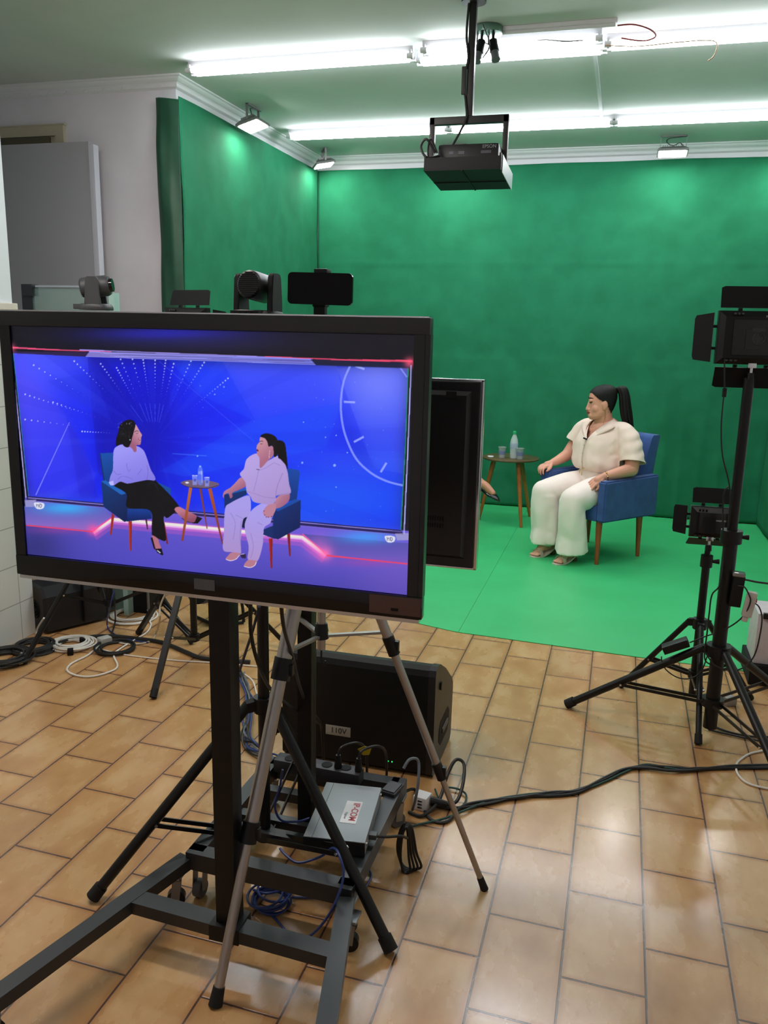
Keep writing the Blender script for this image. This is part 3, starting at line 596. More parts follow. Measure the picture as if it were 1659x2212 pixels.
stroke(W1((575, 340), (610, 322), (635, 335)), 1.1, '200c20', 1); stroke(W1((595, 360), (630, 355)), .8, '301428', 1); fillp(W1((628, 430), (668, 425), (662, 455), (640, 452)), '8a2038'); fillp(W1((636, 434), (664, 430), (658, 446)), 'f4e8f0')
blob(W1((380, 240), (470, 175), (560, 180), (590, 240), (570, 330), (545, 420), (530, 480), (490, 550), (440, 540), (400, 505), (330, 530), (325, 440), (355, 340)), '06060c')
for i in range(46): x, y = rng.uniform(350, 575), rng.uniform(190, 420); stroke(W1((x, y), (x+rng.uniform(-14, 10), y+rng.uniform(10, 26))), .7, 'c0bcd8' if y < 270 else '4a4a60', .65, False)
dot(*W1((517, 447))[0], 1.3, 'd8d8f0')
# --- table, bottle, cups
fillp(W1((1330, 1100), (1375, 1105), (1250, 1840), (1222, 1840)), 'b0623a', 1, '8a3a20', (W1((1340, 1200))[0], W1((1240, 1800))[0])); fillp(W1((1468, 1115), (1500, 1115), (1585, 1675), (1572, 1675)), '7a3a30')
fillp(W2((62, 935), (118, 935), (292, 1765), (275, 1765)), 'a8502c', 1, '7a2a14', (W2((80, 1000))[0], W2((280, 1700))[0]))
blob(W1((1215, 1035), (1300, 1005), (1450, 1000), (1600, 1010), (1740, 1050), (1700, 1100), (1560, 1115), (1380, 1105), (1260, 1075)), '6c5872'); stroke(W1((1220, 1050), (1300, 1092), (1450, 1112), (1600, 1112), (1730, 1075)), 1, '1c1428', 1)
blob(W1((1275, 1035), (1305, 1025), (1330, 1040), (1300, 1052)), 'e0dcf0')
for P in ((1372, 940, 1445, 1070), (1540, 965, 1612, 1090)): fillp(W1((P[0], P[1]), (P[2], P[1]), (P[2]-8, P[3]), (P[0]+8, P[3])), '8a96f0', .75); stroke(W1((P[0], P[1]), (P[2], P[1])), 1.6, 'd8daff', .9, False); fillp(W1((P[0]+20, P[1]+45), (P[2]-16, P[1]+45), (P[2]-20, P[1]+80), (P[0]+22, P[1]+80)), '3844b0', .7)
blob(W1((1450, 1050), (1452, 870), (1470, 820), (1500, 820), (1520, 880), (1522, 1055)), '6c84f4', .7); fillp(W1((1470, 800), (1495, 800), (1497, 825), (1468, 825)), 'a0c0ff', .8); stroke(W1((1500, 870), (1508, 1040)), 1.2, 'd0d8ff', .7, False); fillp(W1((1458, 880), (1516, 880), (1516, 920), (1458, 920)), 'b0bcff', .5)
# --- right figure: cream set, ponytail, blue armchair
fillp(W2((972, 1680), (1028, 1680), (1022, 2125), (1000, 2125)), 'b02418', 1, '7a1410', (W2((980, 1800))[0], W2((1025, 1800))[0])); fillp(W2((1245, 1620), (1290, 1600), (1298, 1945), (1278, 1945)), '7c1c1c')
fillp(W2((1250, 632), (1415, 660), (1438, 690), (1390, 1095), (1270, 1130), (1230, 900)), '0a44a0', 1, '07317e', (W2((1300, 700))[0], W2((1350, 1080))[0]))
fillp(W2((308, 1025), (500, 985), (640, 930), (640, 1020), (420, 1150), (310, 1230)), '082a68'); fillp(W2((308, 1025), (640, 925), (640, 960), (420, 1010)), '1256ac')
fillp(W2((895, 1545), (1060, 1480), (1060, 1690), (890, 1625)), '0a2a66'); fillp(W2((1040, 1260), (1450, 1105), (1440, 1515), (1110, 1695), (1030, 1675)), '06286c', 1, '041c54', (W2((1100, 1300))[0], W2((1350, 1600))[0])); fillp(W2((1075, 1255), (1360, 1095), (1450, 1108), (1110, 1278)), '0e48a0')
fillp(W2((560, 1400), (680, 1340), (640, 1540), (565, 1510)), '04123a')
blob(W2((320, 1240), (400, 1150), (640, 1040), (700, 1100), (690, 1330), (590, 1400), (555, 1700), (552, 1905), (420, 1885), (292, 1850), (300, 1600)), 'a69ae8', 1, 'a88ecc', (W2((400, 1200))[0], W2((430, 1850))[0]))
blob(W2((700, 1280), (860, 1160), (1010, 1150), (1030, 1260), (1000, 1440), (900, 1530), (880, 1780), (800, 2020), (660, 1990), (672, 1800), (610, 1500)), 'a69cee', 1, 'ac92ce', (W2((820, 1200))[0], W2((760, 1980))[0]))
for P in (((560, 1420), (545, 1650), (560, 1880)), ((600, 1390), (480, 1330)), ((700, 1600), (740, 1800), (700, 1980)), ((880, 1480), (800, 1440)), ((400, 1300), (470, 1450), (440, 1700))): stroke(W2(*P), 1, '7462b0', .6)
blob(W2((330, 1985), (370, 1930), (420, 1890), (540, 1900), (540, 1920), (470, 1990), (400, 2010)), 'b4788c'); stroke(W2((330, 1990), (400, 2012), (480, 1990), (540, 1930), (610, 1910)), 1.5, 'e0d0e8', 1); fillp(W2((540, 1925), (630, 1910), (630, 1980), (570, 1975)), '2a2044')
blob(W2((600, 2090), (650, 2010), (700, 2000), (790, 2020), (760, 2085), (690, 2108)), 'b4788c'); stroke(W2((600, 2095), (690, 2115), (760, 2085), (785, 2030)), 1.6, 'e0d0e8', 1)
blob(W2((560, 770), (640, 860), (620, 910), (520, 960), (430, 1000), (430, 1060), (395, 1080), (370, 1010), (310, 1030), (300, 1080), (285, 1040), (310, 975), (400, 920), (470, 850)), 'b87e94', 1, '9a5c7c', (W2((480, 840))[0], W2((560, 960))[0]))
blob(W2((1060, 1170), (1100, 1060), (1270, 1000), (1275, 1110), (1180, 1200), (1085, 1230)), 'b67c92', 1, '9c6080', (W2((1100, 1080))[0], W2((1220, 1180))[0]))
blob(W2((960, 1180), (1060, 1150), (1080, 1230), (1050, 1310), (1020, 1360), (960, 1365), (900, 1330), (890, 1270)), 'b87e96')
for P in ((900, 1270), (912, 1330), (935, 1360), (965, 1362), (1015, 1355)): dot(*W2(P)[0], 1.2, '6a1030')
blob(W2((640, 500), (750, 420), (830, 430), (880, 540), (1000, 500), (1100, 450), (1190, 520), (1250, 680), (1275, 860), (1300, 1000), (1180, 1030), (1080, 1050), (1080, 1110), (1000, 1170), (760, 1140), (700, 1060), (640, 980), (620, 840), (540, 720), (600, 640)), 'b4a0e2', 1, 'a890cc', (W2((760, 520))[0], W2((1050, 1080))[0]))
stroke(W2((820, 660), (790, 800), (745, 980)), 1, '8a70b8', .8); stroke(W2((1180, 700), (1100, 900), (1075, 1050)), 1.1, '8068b0', .8); stroke(W2((640, 975), (760, 1010), (900, 1060), (1070, 1080)), 1, '8a70b8', .7); stroke(W2((1050, 550), (900, 640), (830, 660)), 1, '8a70b8', .8); stroke(W2((1050, 550), (1140, 590)), 1, '8a70b8', .8); stroke(W2((1080, 1040), (1180, 1020), (1295, 1000)), 1.2, '8a70b8', .8)
blob(W2((848, 165), (930, 180), (985, 300), (1040, 300), (1040, 440), (960, 520), (845, 630), (832, 480), (800, 430), (790, 350), (795, 290), (830, 240)), 'c48c9c', 1, 'a86882', (W2((840, 260))[0], W2((980, 460))[0]))
stroke(W2((835, 240), (860, 225), (890, 235)), 1.2, '200c18', 1); stroke(W2((848, 270), (885, 268)), .9, '2a1020', 1); fillp(W2((790, 345), (820, 360), (815, 382), (790, 375)), '6a1428')
blob(W2((845, 160), (880, 125), (960, 112), (1060, 150), (1110, 225), (1120, 300), (1100, 430), (1050, 460), (1040, 330), (1010, 295), (970, 310), (950, 240), (910, 185)), '0a070c'); blob(W2((1100, 240), (1150, 218), (1210, 260), (1235, 400), (1255, 650), (1220, 580), (1150, 500), (1110, 460)), '050407')
stroke(W2((985, 370), (975, 490)), .8, 'e8d8e8', .9, False); stroke(W2((790, 648), (830, 655)), 1.3, '100c18', 1, False)
bm = BM()
me = bpy.data.meshes.new('screen'); n = NU*NVV
co = np.stack([GX, np.full_like(GX, YT+.002), GZ], -1).reshape(-1, 3) - np.array(tv.location)
idx = np.arange(n).reshape(NVV, NU); Fq = np.stack([idx[:-1, :-1], idx[:-1, 1:], idx[1:, 1:], idx[1:, :-1]], -1).reshape(-1, 4)
me.vertices.add(n); me.vertices.foreach_set('co', co.astype(np.float32).ravel())
me.loops.add(Fq.size); me.loops.foreach_set('vertex_index', Fq.astype(np.int32).ravel())
me.polygons.add(len(Fq)); me.polygons.foreach_set('loop_start', np.arange(0, Fq.size, 4, dtype=np.int32)); me.update()
ca = me.color_attributes.new('picture', 'FLOAT_COLOR', 'POINT'); A = np.clip(ART, 0, 1).reshape(-1, 3); A = np.where(A <= .04045, A/12.92, ((A+.055)/1.055)**2.4)
ca.data.foreach_set('color', np.concatenate([A, np.ones((n, 1))], 1).astype(np.float32).ravel())
sm = mat('lit_screen', '050506', .25); nt = sm.node_tree; vc = nt.nodes.new('ShaderNodeVertexColor'); vc.layer_name = 'picture'
nt.links.new(vc.outputs['Color'], nt.nodes['Principled BSDF'].inputs['Emission Color']); nt.nodes['Principled BSDF'].inputs['Emission Strength'].default_value = SCREEN_POWER
sm.cycles.emission_sampling = 'NONE'
me.materials.append(sm); so = bpy.data.objects.new('screen', me); COL.objects.link(so); so.parent = tv
bm.free()
# ================================================================ cart under the television
def caster(parent, x, y, ang, z0=.0, zt=.10, grey=False):
    bm = BM(); w = V((x, y, z0+.0255)); d = V((math.cos(ang), math.sin(ang), 0))
    box(bm, (x, y, zt-.004), (.05, .05, .007)); cone(bm, (x, y, zt-.02), (x, y, zt-.004), .013)
    for s in (-1, 1): n = V((-d.y, d.x, 0))*.0155*s; bar(bm, w + n + d*.004 + V((0, 0, zt-.045)), w + n - d*.002, .024, .003, n)
    f = obj('caster', bm, mat('zinc', '8d9094', .35, .8), parent)
    bm = BM(); n = V((-d.y, d.x, 0)); cone(bm, w - n*.011, w + n*.011, .0255, n=20); cone(bm, w - n*.0135, w + n*.0135, .009); obj('wheel', bm, mat('grey_wheel', '5a5c5e', .5) if grey else BLK, f)
cart = thing('television_cart', 'dark steel rolling cart carrying the big television on a single square column', 'cart', (-.84, 1.66, 0))
bm = BM(); bar(bm, (-1.283, 1.12, .1225), (-1.079, 1.862, .1225), .045, .035); obj('rail', bm, FRAME, cart)
bm = BM(); bar(bm, (-.421, 1.05, .1225), (-.592, 1.83, .1225), .045, .035); obj('rail', bm, FRAME, cart)
bm = BM(); bar(bm, (-1.115, 1.668, .122), (-.55, 1.638, .122), .05, .034); obj('crossbar', bm, FRAME, cart)
bm = BM(); bx(bm, (-.872, 1.640, .105), (-.820, 1.690, 1.45), .002); bx(bm, (-.885, 1.625, .10), (-.805, 1.70, .143)); obj('column', bm, mat('black_steel_column', '0a0a0b', .5, spec=.3), cart)
bm = BM(); bx(bm, (-1.0, 1.634, 1.15), (-.70, 1.6405, 1.45)); obj('bracket', bm, BLKM, cart)
for x, y, a_ in ((-1.262, 1.30, 1.2), (-1.095, 1.83, .4), (-.575, 1.81, .2), (-.43, 1.1, 1.4)): caster(cart, x, y, a_, 0, .105)
# ================================================================ second monitor seen from behind, and its cart
t2 = thing('television', 'second black television seen from its back, chrome edged, behind the big one', 'television', (-.84, 2.2, .95))
X0, X1, Zb, Zt = -1.33, -.346, .957, 1.478
bm = BM(); bx(bm, (X0+.006, 2.19, Zb+.006), (X1-.008, 2.215, Zt-.006), .003); 
loft(bm, [[(X0+.03+a, 2.19-b, Zb+.03+a), (X1-.03-a, 2.19-b, Zb+.03+a), (X1-.03-a, 2.19-b, Zt-.03-a), (X0+.03+a, 2.19-b, Zt-.03-a)] for a, b in ((0, -.002), (.012, .016))])
back = obj('rear_panel', bm, mat('rear_black', '0b0c10', .38), t2, smooth=False)
bm = BM()
for zz in (1.095, 1.075):
    if zz < 1.08: obj('vent', bm, MATTE, back); bm = BM()
    for k in range(18): bx(bm, (-.56+.007*k, 2.171, zz), (-.557+.007*k, 2.1735, zz+.012))
obj('vent', bm, MATTE, back); bm = BM(); bx(bm, (-.443, 2.1715, 1.428), (-.415, 2.1735, 1.446)); cone(bm, (-.408, 2.171, 1.42), (-.408, 2.175, 1.42), .005)
obj('panel_clip', bm, MATTE, back)
bm = BM(); 
for lo, hi in (((X0, 2.196, Zt-.008), (X1, 2.222, Zt)), ((X0, 2.196, Zb), (X1, 2.222, Zb+.006)), ((X1-.010, 2.196, Zb), (X1, 2.222, Zt)), ((X0, 2.196, Zb), (X0+.01, 2.222, Zt))): bx(bm, lo, hi, .0025)
obj('chrome_edge', bm, CHROME, t2, label='chrome rim')
bm = BM(); bx(bm, (X0+.01, 2.216, Zb+.006), (X1-.01, 2.2195, Zt-.008)); obj('screen', bm, mat('screen_glass', '08090c', .1), t2)
cart2 = thing('television_cart', 'dark steel shelf cart with the grey network box on it, behind the column', 'cart', (-.83, 2.1, 0))
bm = BM(); zt = .133
for p, q in (((-1.05, 1.866, zt), (-1.045, 2.42, zt)), ((-.60, 1.85, zt), (-.60, 2.42, zt)), ((-1.072, 1.872, zt), (-.578, 1.856, zt)), ((-1.045, 2.395, zt), (-.6, 2.395, zt))): bar(bm, p, q, .045, .052)
obj('frame', bm, FRAME, cart2, smooth=False)
for y in (2.03, 2.10, 2.25): bm = BM(); bar(bm, (-1.03, y, zt), (-.62, y, zt), .035, .03); obj('slat', bm, FRAME, cart2)
bm = BM(); bx(bm, (-.838, 2.105, .11), (-.795, 2.148, 1.42), .002); bx(bm, (-.95, 2.148, 1.1), (-.68, 2.173, 1.35)); obj('column', bm, MATS['black_steel_column'], cart2)
for x, y, a_ in ((-1.05, 1.885, 1.5), (-.6, 1.875, .3), (-1.045, 2.39, 1.0), (-.6, 2.39, .8)): caster(cart2, x, y, a_, 0, .108, True)
# ================================================================ stands and tripods
def stand(name, label, cen, feet, zc, zh, ztop, r=.014, rl=.010, brace_f=.5, lower=None, upper=None, group=None, square=False, cat='light stand', zb=None):
    t = thing(name, label, cat, (cen[0], cen[1], 0), 0, group); c = V((cen[0], cen[1], 0)); up = V((0, 0, 1))
    zb = zh - .02 if zb is None else zb
    mid = upper if upper else ztop
    bm = BM(); cone(bm, c + up*zb, c + up*mid, r); obj('pole', bm, BLKM, t)
    if upper:
        bm = BM(); cone(bm, c + up*(mid-.02), c + up*ztop, r*.72); obj('upper_pole', bm, BLKM, t)
        bm = BM(); cone(bm, c + up*(mid-.035), c + up*(mid+.015), r*1.5); cl = obj('collar', bm, BLK, t)
        bm = BM(); cone(bm, c + V((r*1.2, 0, mid-.01)), c + V((r*1.2+.03, .004, mid-.01)), .006, .011); obj('knob', bm, BLK, cl)
    bm = BM(); cone(bm, c + up*(zc-.025), c + up*(zc+.02), r*1.75)
    for f in feet:
        d = (V((f[0], f[1], 0)) - c).normalized(); bar(bm, c + d*r + up*zc, c + d*(r+.032) + up*(zc-.006), .026, .03)
    obj('leg_hub', bm, BLK, t)
    bm = BM(); cone(bm, c + up*(zh-.015), c + up*(zh+.018), r*1.6); obj('brace_hub', bm, BLK, t)
    for f in feet:
        F = V((f[0], f[1], 0)); d = (F - c).normalized(); top = c + d*(r+.028) + up*zc; s = (F - top)
        bm = BM(); tip = F + up*rl*.9
        if square: bar(bm, top, tip, rl*2, rl*1.6)
        else: cone(bm, top, tip, rl)
        lg = obj('leg', bm, BLKM, t)
        bm = BM(); cone(bm, tip - s.normalized()*.035, tip + s.normalized()*.004, rl*1.25, rl*1.3); obj('foot', bm, RUB, lg)
        m_ = top + s*brace_f; x = d.cross(up)
        bm = BM()
        for k in (-1, 1): bar(bm, c + d*r*1.3 + x*k*(rl+.003) + up*zh, m_ + x*k*(rl+.003), .004, .013)
        br = obj('brace', bm, BLKM, t)
        bm = BM(); cone(bm, m_ - x*(rl+.008), m_ + x*(rl+.008), .0045); obj('rivet', bm, CHROME, br)
    return t
SA = (-.918, 2.045)
stand('light_stand', 'black stand carrying the large camera, legs straddling the television carts', SA, ((-1.327, 1.776), (-.467, 1.827), (-.93, 2.56)), .545, .125, 1.62, .0165, .0155, .60, upper=1.2)
SB = (-2.45, 3.555)
stand('light_stand', 'black stand by the tiled wall carrying the small grey camera', SB, ((-2.648, 3.13), (-2.02, 3.62), (-2.72, 3.83)), .60, .20, 1.66, .019, .013, .5, upper=1.2)
SC_ = (-1.916, 3.455)
stand('light_stand', 'black stand left of the square column, holding the video light with one raised flap', SC_, ((-1.865, 2.987), (-2.354, 3.657), (-1.53, 3.72)), .52, .11, 1.47, .0165, .013, .58, upper=1.1, square=True)
SD = (.455, 3.37)
stand('light_stand', 'tall thick black stand at the right edge carrying the large video light', SD, ((-.118, 3.482), (.69, 2.80), (.86, 3.80)), .385, .16, 1.455, .027, .0165, .58, upper=.86, zb=.05)
SE = (.403, 3.62)
stand('light_stand', 'short black stand behind the tall one, carrying the small video light', SE, ((.106, 3.774), (.409, 3.293), (.672, 3.821)), .405, .17, .745, .0165, .0120, .55, upper=.69, zb=.07)
# silver tripod with the phone
t = thing('tripod', 'silver aluminium tripod holding the smartphone, standing around the carts', 'tripod', (-.73, 2.01, 0))
c = V((-.73, 2.01, 0)); U3 = V((0, 0, 1))
bm = BM(); cone(bm, c + U3*.748, c + U3*1.60, .0115); obj('center_column', bm, SILV, t)
bm = BM(); cone(bm, c + U3*.78, c + U3*.80, .0205, .0175, 20); cone(bm, c + U3*.80, c + U3*.822, .0195, .016, 20); bc = obj('column_collar', bm, BLK, t)
bm = BM(); tube(bm, spline([c+U3*.748, c+U3*.72, c+V((.003, 0, .70)), c+V((.012, 0, .705)), c+V((.012, 0, .715))]), .0025); obj('hook', bm, BLK, bc)
bm = BM(); cone(bm, c + U3*1.23, c + U3*1.30, .045, .03, 20); obj('shoulder', bm, BLK, t)
for F in ((-.825, 1.537, 0), (-.27, 2.157, 0), (-1.06, 2.30, 0)):
    F = V(F); d = (F - c).normalized(); top = c + d*.02 + U3*1.2; k = (F - top); pt = lambda f: top + k*f
    g = 1.0 if F.y < 1.6 else .68
    bm = BM(); cone(bm, top, pt(.37), .0200*g, n=20); lg = obj('leg', bm, SILV, t)
    bm = BM(); cone(bm, pt(.36), pt(.69), .0168*g, n=20); obj('leg_section', bm, SILV, lg)
    bm = BM(); cone(bm, pt(.67), pt(.985), .0125*g, n=20); obj('leg_section', bm, SILV, lg)
    for f0, f1, rr in ((.345, .388, .0245), (.66, .70, .0215)):
        bm = BM(); cone(bm, pt(f0), pt(f1), rr*g, n=20); box(bm, (pt(f0)+pt(f1))/2 + V((rr*g, 0, 0)), (.012, .016, .03), None, .003); obj('leg_lock', bm, BLK, lg)
    bm = BM(); cone(bm, pt(.965), pt(.999), .0145*g, .0175*g, 20); obj('foot', bm, RUB, lg)
    bm = BM(); bar(bm, c + d*.015 + U3*.787, pt(.335), .013, .007); obj('brace', bm, mat('silver_brace', '8f8f8b', .4, .6), t)
bm = BM(); cone(bm, c + U3*1.59, c + U3*1.622, .022, .016); bx(bm, (-.80, 1.985, 1.618), (-.70, 2.035, 1.632), .004); cone(bm, (-.69, 2.0, 1.612), (-.62, 1.96, 1.585), .009); hd = obj('pan_head', bm, BLK, t)
bm = BM(); bx(bm, (-.752, 2.0, 1.63), (-.722, 2.02, 1.662), .003); bx(bm, (-.752, 1.992, 1.653), (-.718, 2.022, 1.664), .003); bx(bm, (-.742, 1.998, 1.655), (-.728, 2.018, 1.735)); bx(bm, (-.748, 1.99, 1.731), (-.713, 2.022, 1.744), .004); obj('phone_clamp', bm, BLK, t)
bm = BM(); tube(bm, [V((-.73 + .02*math.cos(a_) - .0005*i, 1.985+.02*math.sin(a_), 1.600+.0005*i)) for i, a_ in enumerate(np.linspace(0, 9*PI, 60))], .0028, 6); obj('coiled_cord', bm, CABK, t)
bm = BM(); rr_ = [(x0_ + .011*math.cos(q), z0_ + .011*math.sin(q)) for (x0_, z0_, q0) in ((.073, .027, 0), (-.073, .027, PI/2), (-.073, -.027, PI), (.073, -.027, 1.5*PI)) for q in (q0 + k*PI/12 for k in range(7))]
prism(bm, rr_, lambda a, b, s_: V((-.730, 1.984 + .0085*s_, 1.696)) + M.Rotation(.02, 3, 'Y') @ V((a, 0, b)))
tag(obj('smartphone', bm, mat('phone_black', '040405', .2, spec=.15)), 'black smartphone held sideways on the silver tripod, above the television', 'smartphone')
# ---------------------------------------------------------------- moving cameras
def ptz(label, loc, rotz, s, m, tilt=0.):
    t = thing('conference_camera', label, 'camera', loc, rotz); Q = lambda a: tuple(x*s for x in a)
    bm = BM(); loft(bm, [ell((0, 0, z*s), r*s, r2*s, 32, p=3.2) for z, r, r2 in ((0, .072, .066), (.004, .074, .068), (.018, .073, .066), (.026, .069, .058))]); bx(bm, Q((-.05, -.085, .002)), Q((.05, -.05, .024)), .003*s)
    b_ = obj('base', bm, m, t, False)
    bm = BM()
    for k in range(4): bx(bm, Q((-.04+.02*k, -.0865, .008)), Q((-.028+.02*k, -.0845, .018)))
    obj('port', bm, MATTE, b_, False)
    for sx in (-1, 1):
        bm = BM(); prof = [(-.035, .02), (.035, .02), (.030, .06), (.027, .125), (.02, .138), (-.02, .138), (-.027, .125), (-.030, .06)]
        prism(bm, [(a*s, b*s) for a, b in prof], lambda a, b, e: (sx*s*(.070 - .020*e), a, b)); bmesh.ops.bevel(bm, geom=bm.edges[:], offset=.003*s, segments=2, affect='EDGES'); obj('yoke_arm', bm, m, t, False)
    R = M.Rotation(tilt, 3, 'X')
    bm = BM(); pr = [(-.058, .0), (-.058, .036), (-.052, .043), (-.02, .0445), (.05, .044), (.062, .038), (.062, 0)]
    n = 28; loft(bm, [[V((0, 0, .098*s)) + R @ V((max(r, .001)*s*math.cos(2*PI*i/n), y*s, max(r, .001)*s*math.sin(2*PI*i/n))) for i in range(n)] for y, r in pr]); h = obj('head', bm, m, t, False)
    bm = BM()
    for k in range(-6, 7):
        w = math.sqrt(max(.0, .0385**2 - (k*.006)**2)); box(bm, V((0, 0, .098*s)) + R @ V((0, -.0585*s, k*.006*s)), (2*w*s, .003*s, .0022*s), R)
    obj('grille', bm, mat('grille_grey', '1c1c20', .45), h, False)
    bm = BM(); cone(bm, V((0, 0, .098*s)) + R @ V((0, .06*s, 0)), V((0, 0, .098*s)) + R @ V((0, .075*s, 0)), .03*s, .028*s, 24); obj('lens', bm, mat('lens_glass', '06070a', .05), h, False)
    return t
ptz('large black pan and tilt camera with a ribbed round back, above the television', (-.922, 2.045, 1.622), -.10, .82, mat('camera_black', '111114', .42, spec=.35), -.1)
ptz('small dark grey pan and tilt camera before the glass partition', (-2.44, 3.555, 1.665), -1.2, 1.1, mat('camera_dark_grey', '35353a', .5), .12)
# ---------------------------------------------------------------- video lights with barn doors
DIFF = mat('lit_panel', 'ffffff', .4, emit=PANEL_POWER, ecol=(1, .98, .95))
DARKP = mat('panel_black', '0a0a0c', .4, spec=.25)
def panel(label, loc, rotz, w, h, flaps, tiltx=0., text=None, fan=False):
    t = thing('video_light', label, 'video light', loc, rotz)
    R = M.Rotation(tiltx, 3, 'X'); P = lambda x, y, z: R @ V((x, y, z))
    bm = BM(); loft(bm, [[P(a*sx, y, b*sz) for a, b in ((-1, -1), (1, -1), (1, 1), (-1, 1))] for sx, sz, y in ((w/2-.022, h/2-.022, -.032), (w/2-.004, h/2-.004, -.018), (w/2, h/2, -.012), (w/2, h/2, .012))]); bd = obj('body', bm, DARKP, t, False, smooth=False)
    bm = BM(); box(bm, P(0, .013, 0), (w-.012, .004, h-.012), R); obj('lit_face', bm, DIFF, t, False, smooth=False, label='glowing white front')
    bm = BM(); box(bm, P(0, -.033, 0), (w*.62, .006, h*.66), R, .002); box(bm, P(-.012, -.037, -.008), (.05, .004, .07), R); bp = obj('battery_plate', bm, mat('plate_black', '0a0a0c', .3), bd, False)
    for k in range(3): 
        bm = BM(); box(bm, P(-w*.30+.013*k, -.028, h*.44), (.008, .012, .007), R, .002); obj('button', bm, mat('button_grey', '34353a', .4), bd, False)
    bm = BM()
    for k in range(3): box(bm, P(-w*.36+.016*k, -.027, -h*.43), (.009, .004, .006), R)
    obj('port', bm, mat('port_metal', '9a9ca2', .3, .8), bd, False)
    if fan:
        bm = BM(); f0 = P(.006, -.040, -.004); torus(bm, f0, .021, .0016, R @ V((0, 1, 0)), 28, 6); cone(bm, f0, f0 + R @ V((0, .004, 0)), .006)
        for k in range(9): a_ = 2*PI*k/9; bar(bm, f0 + R @ V((.006*math.cos(a_), 0, .006*math.sin(a_))), f0 + R @ V((.020*math.cos(a_+.4), 0, .020*math.sin(a_+.4))), .004, .001, R @ V((0, 1, 0)))
        box(bm, f0 + R @ V((0, .002, .032)), (.046, .003, .010), R); obj('fan', bm, mat('fan_grey', '202126', .35), bd, False)
    if text:
        for s_, sz, dx, z in text:
            bm = text_bm(s_, sz, .0003); bm.transform(R.to_4x4() @ M.Translation(V((dx, -.0372 if z < h*.33 else -.033, z))) @ M.Rotation(PI/2, 4, 'X')); obj('print', bm, mat('pale_print', 'b8bac0', .5), bd, False, smooth=False)
    for side, ang, L, tap in flaps:
        hz = {'top': (0, h/2+.006), 'bottom': (0, -h/2-.006), 'left': (-w/2-.006, 0), 'right': (w/2+.006, 0)}[side]
        vert_ = side in ('top', 'bottom'); half = (w if vert_ else h)/2*.94; o2 = half*tap
        ex = V((1, 0, 0)) if vert_ else V((0, 0, 1)); out = {'top': V((0, 0, 1)), 'bottom': V((0, 0, -1)), 'left': V((-1, 0, 0)), 'right': V((1, 0, 0))}[side]
        dirv = (out*math.cos(ang) + V((0, 1, 0))*math.sin(ang)); nv = ex.cross(dirv)*.0012; c0_ = V((hz[0], .012, hz[1]))
        pts = [(-half, .006), (half, .006), (half+(o2-half)*.93, L*.93), (o2-.012, L), (-o2+.012, L), (-half-(o2-half)*.93, L*.93)]
        bm = BM(); prism(bm, pts, lambda a, b, s_: R @ (c0_ + ex*a + dirv*b + nv*(2*s_-1)))
        for q in (-.4, .4): box(bm, R @ (c0_ + ex*q*half*1.1), (.014, .010, .010), R)
        obj('barn_door', bm, mat('barn_door_black', '08080a', .55, spec=.2), t, False, smooth=False)
    bm = BM(); cone(bm, P(0, -.01, -h/2-.055), P(0, -.01, -h/2-.03), .013, .012); obj('mount', bm, BLK, t, False)
    bm = BM(); cone(bm, P(0, -.01, -h/2-.035), P(0, -.01, -h/2+.002), .0055); box(bm, P(0, -.01, -h/2-.004), (.03, .02, .018), R, .003); obj('mount_stud', bm, CHROME, t, False)
    return t
panel('large video light with four barn doors on the tall stand at the right edge', (.455, 3.37, 1.60), .10, .262, .192, (('top', .15, .085, 1.0), ('bottom', .35, .085, 1.0), ('left', .75, .085, .9), ('right', .75, .085, .9)), -.04, (('YONGNUO', .011, .055, .075), ('YN600L II', .006, .055, .063)), True)
panel('small video light on the short stand, lower right, before the green floor', (.403, 3.62, .848), .06, .165, .13, (('top', .2, .07, 1.0), ('bottom', 1.0, .075, 1.05), ('left', .7, .07, .95), ('right', 1.2, .07, .95)), -.05, (('YONGNUO', .009, .03, .012),), False)
panel('video light behind the television, only its raised black flap showing', (-1.905, 3.46, 1.585), -.25, .25, .19, (('top', .25, .075, .95), ('bottom', .9, .08, .95), ('left', 1.0, .07, .9), ('right', 1.0, .07, .9)), .0)
# adapters and leads on the right stands
t = thing('power_adapter', 'black power brick taped to the tall stand at the right', 'power adapter', (.487, 3.33, .59))
bm = BM(); box(bm, (.492, 3.335, .645), (.042, .032, .125), M.Rotation(.05, 3, 'Y'), .004); obj('brick', bm, BLK, t)
bm = BM(); box(bm, (.492, 3.335, .712), (.046, .036, .016), M.Rotation(.05, 3, 'Y'), .005); cone(bm, (.456, 3.37, .585), (.456, 3.37, .615), .0215, .022); obj('foil_tape', bm, mat('clear_tape', '8c8e92', .15, .6), t)
t = thing('power_adapter', 'white taped power plug hanging beside the black power brick', 'power adapter', (.54, 3.31, .53))
bm = BM(); box(bm, (.540, 3.32, .60), (.036, .03, .10), M.Rotation(.14, 3, 'Y'), .006); box(bm, (.53, 3.32, .545), (.022, .022, .03), M.Rotation(.14, 3, 'Y'), .004); obj('plug', bm, mat('dirty_white', 'b6b0aa', .6), t)
bm = BM(); bx(bm, (.559, 3.315, .61), (.565, 3.325, .625)); obj('switch', bm, mat('red_switch', 'a02818', .4), t)
t = thing('power_adapter', 'slim black power brick lying along the leg of the tall stand', 'power adapter', (.30, 3.40, .33))
bm = BM(); box(bm, (.295, 3.395, .3725), (.105, .05, .032), M.Rotation(-.47, 3, 'Y'), .004); obj('brick', bm, BLK, t)
def P3(px, py, Y): return aY(px, py, Y)
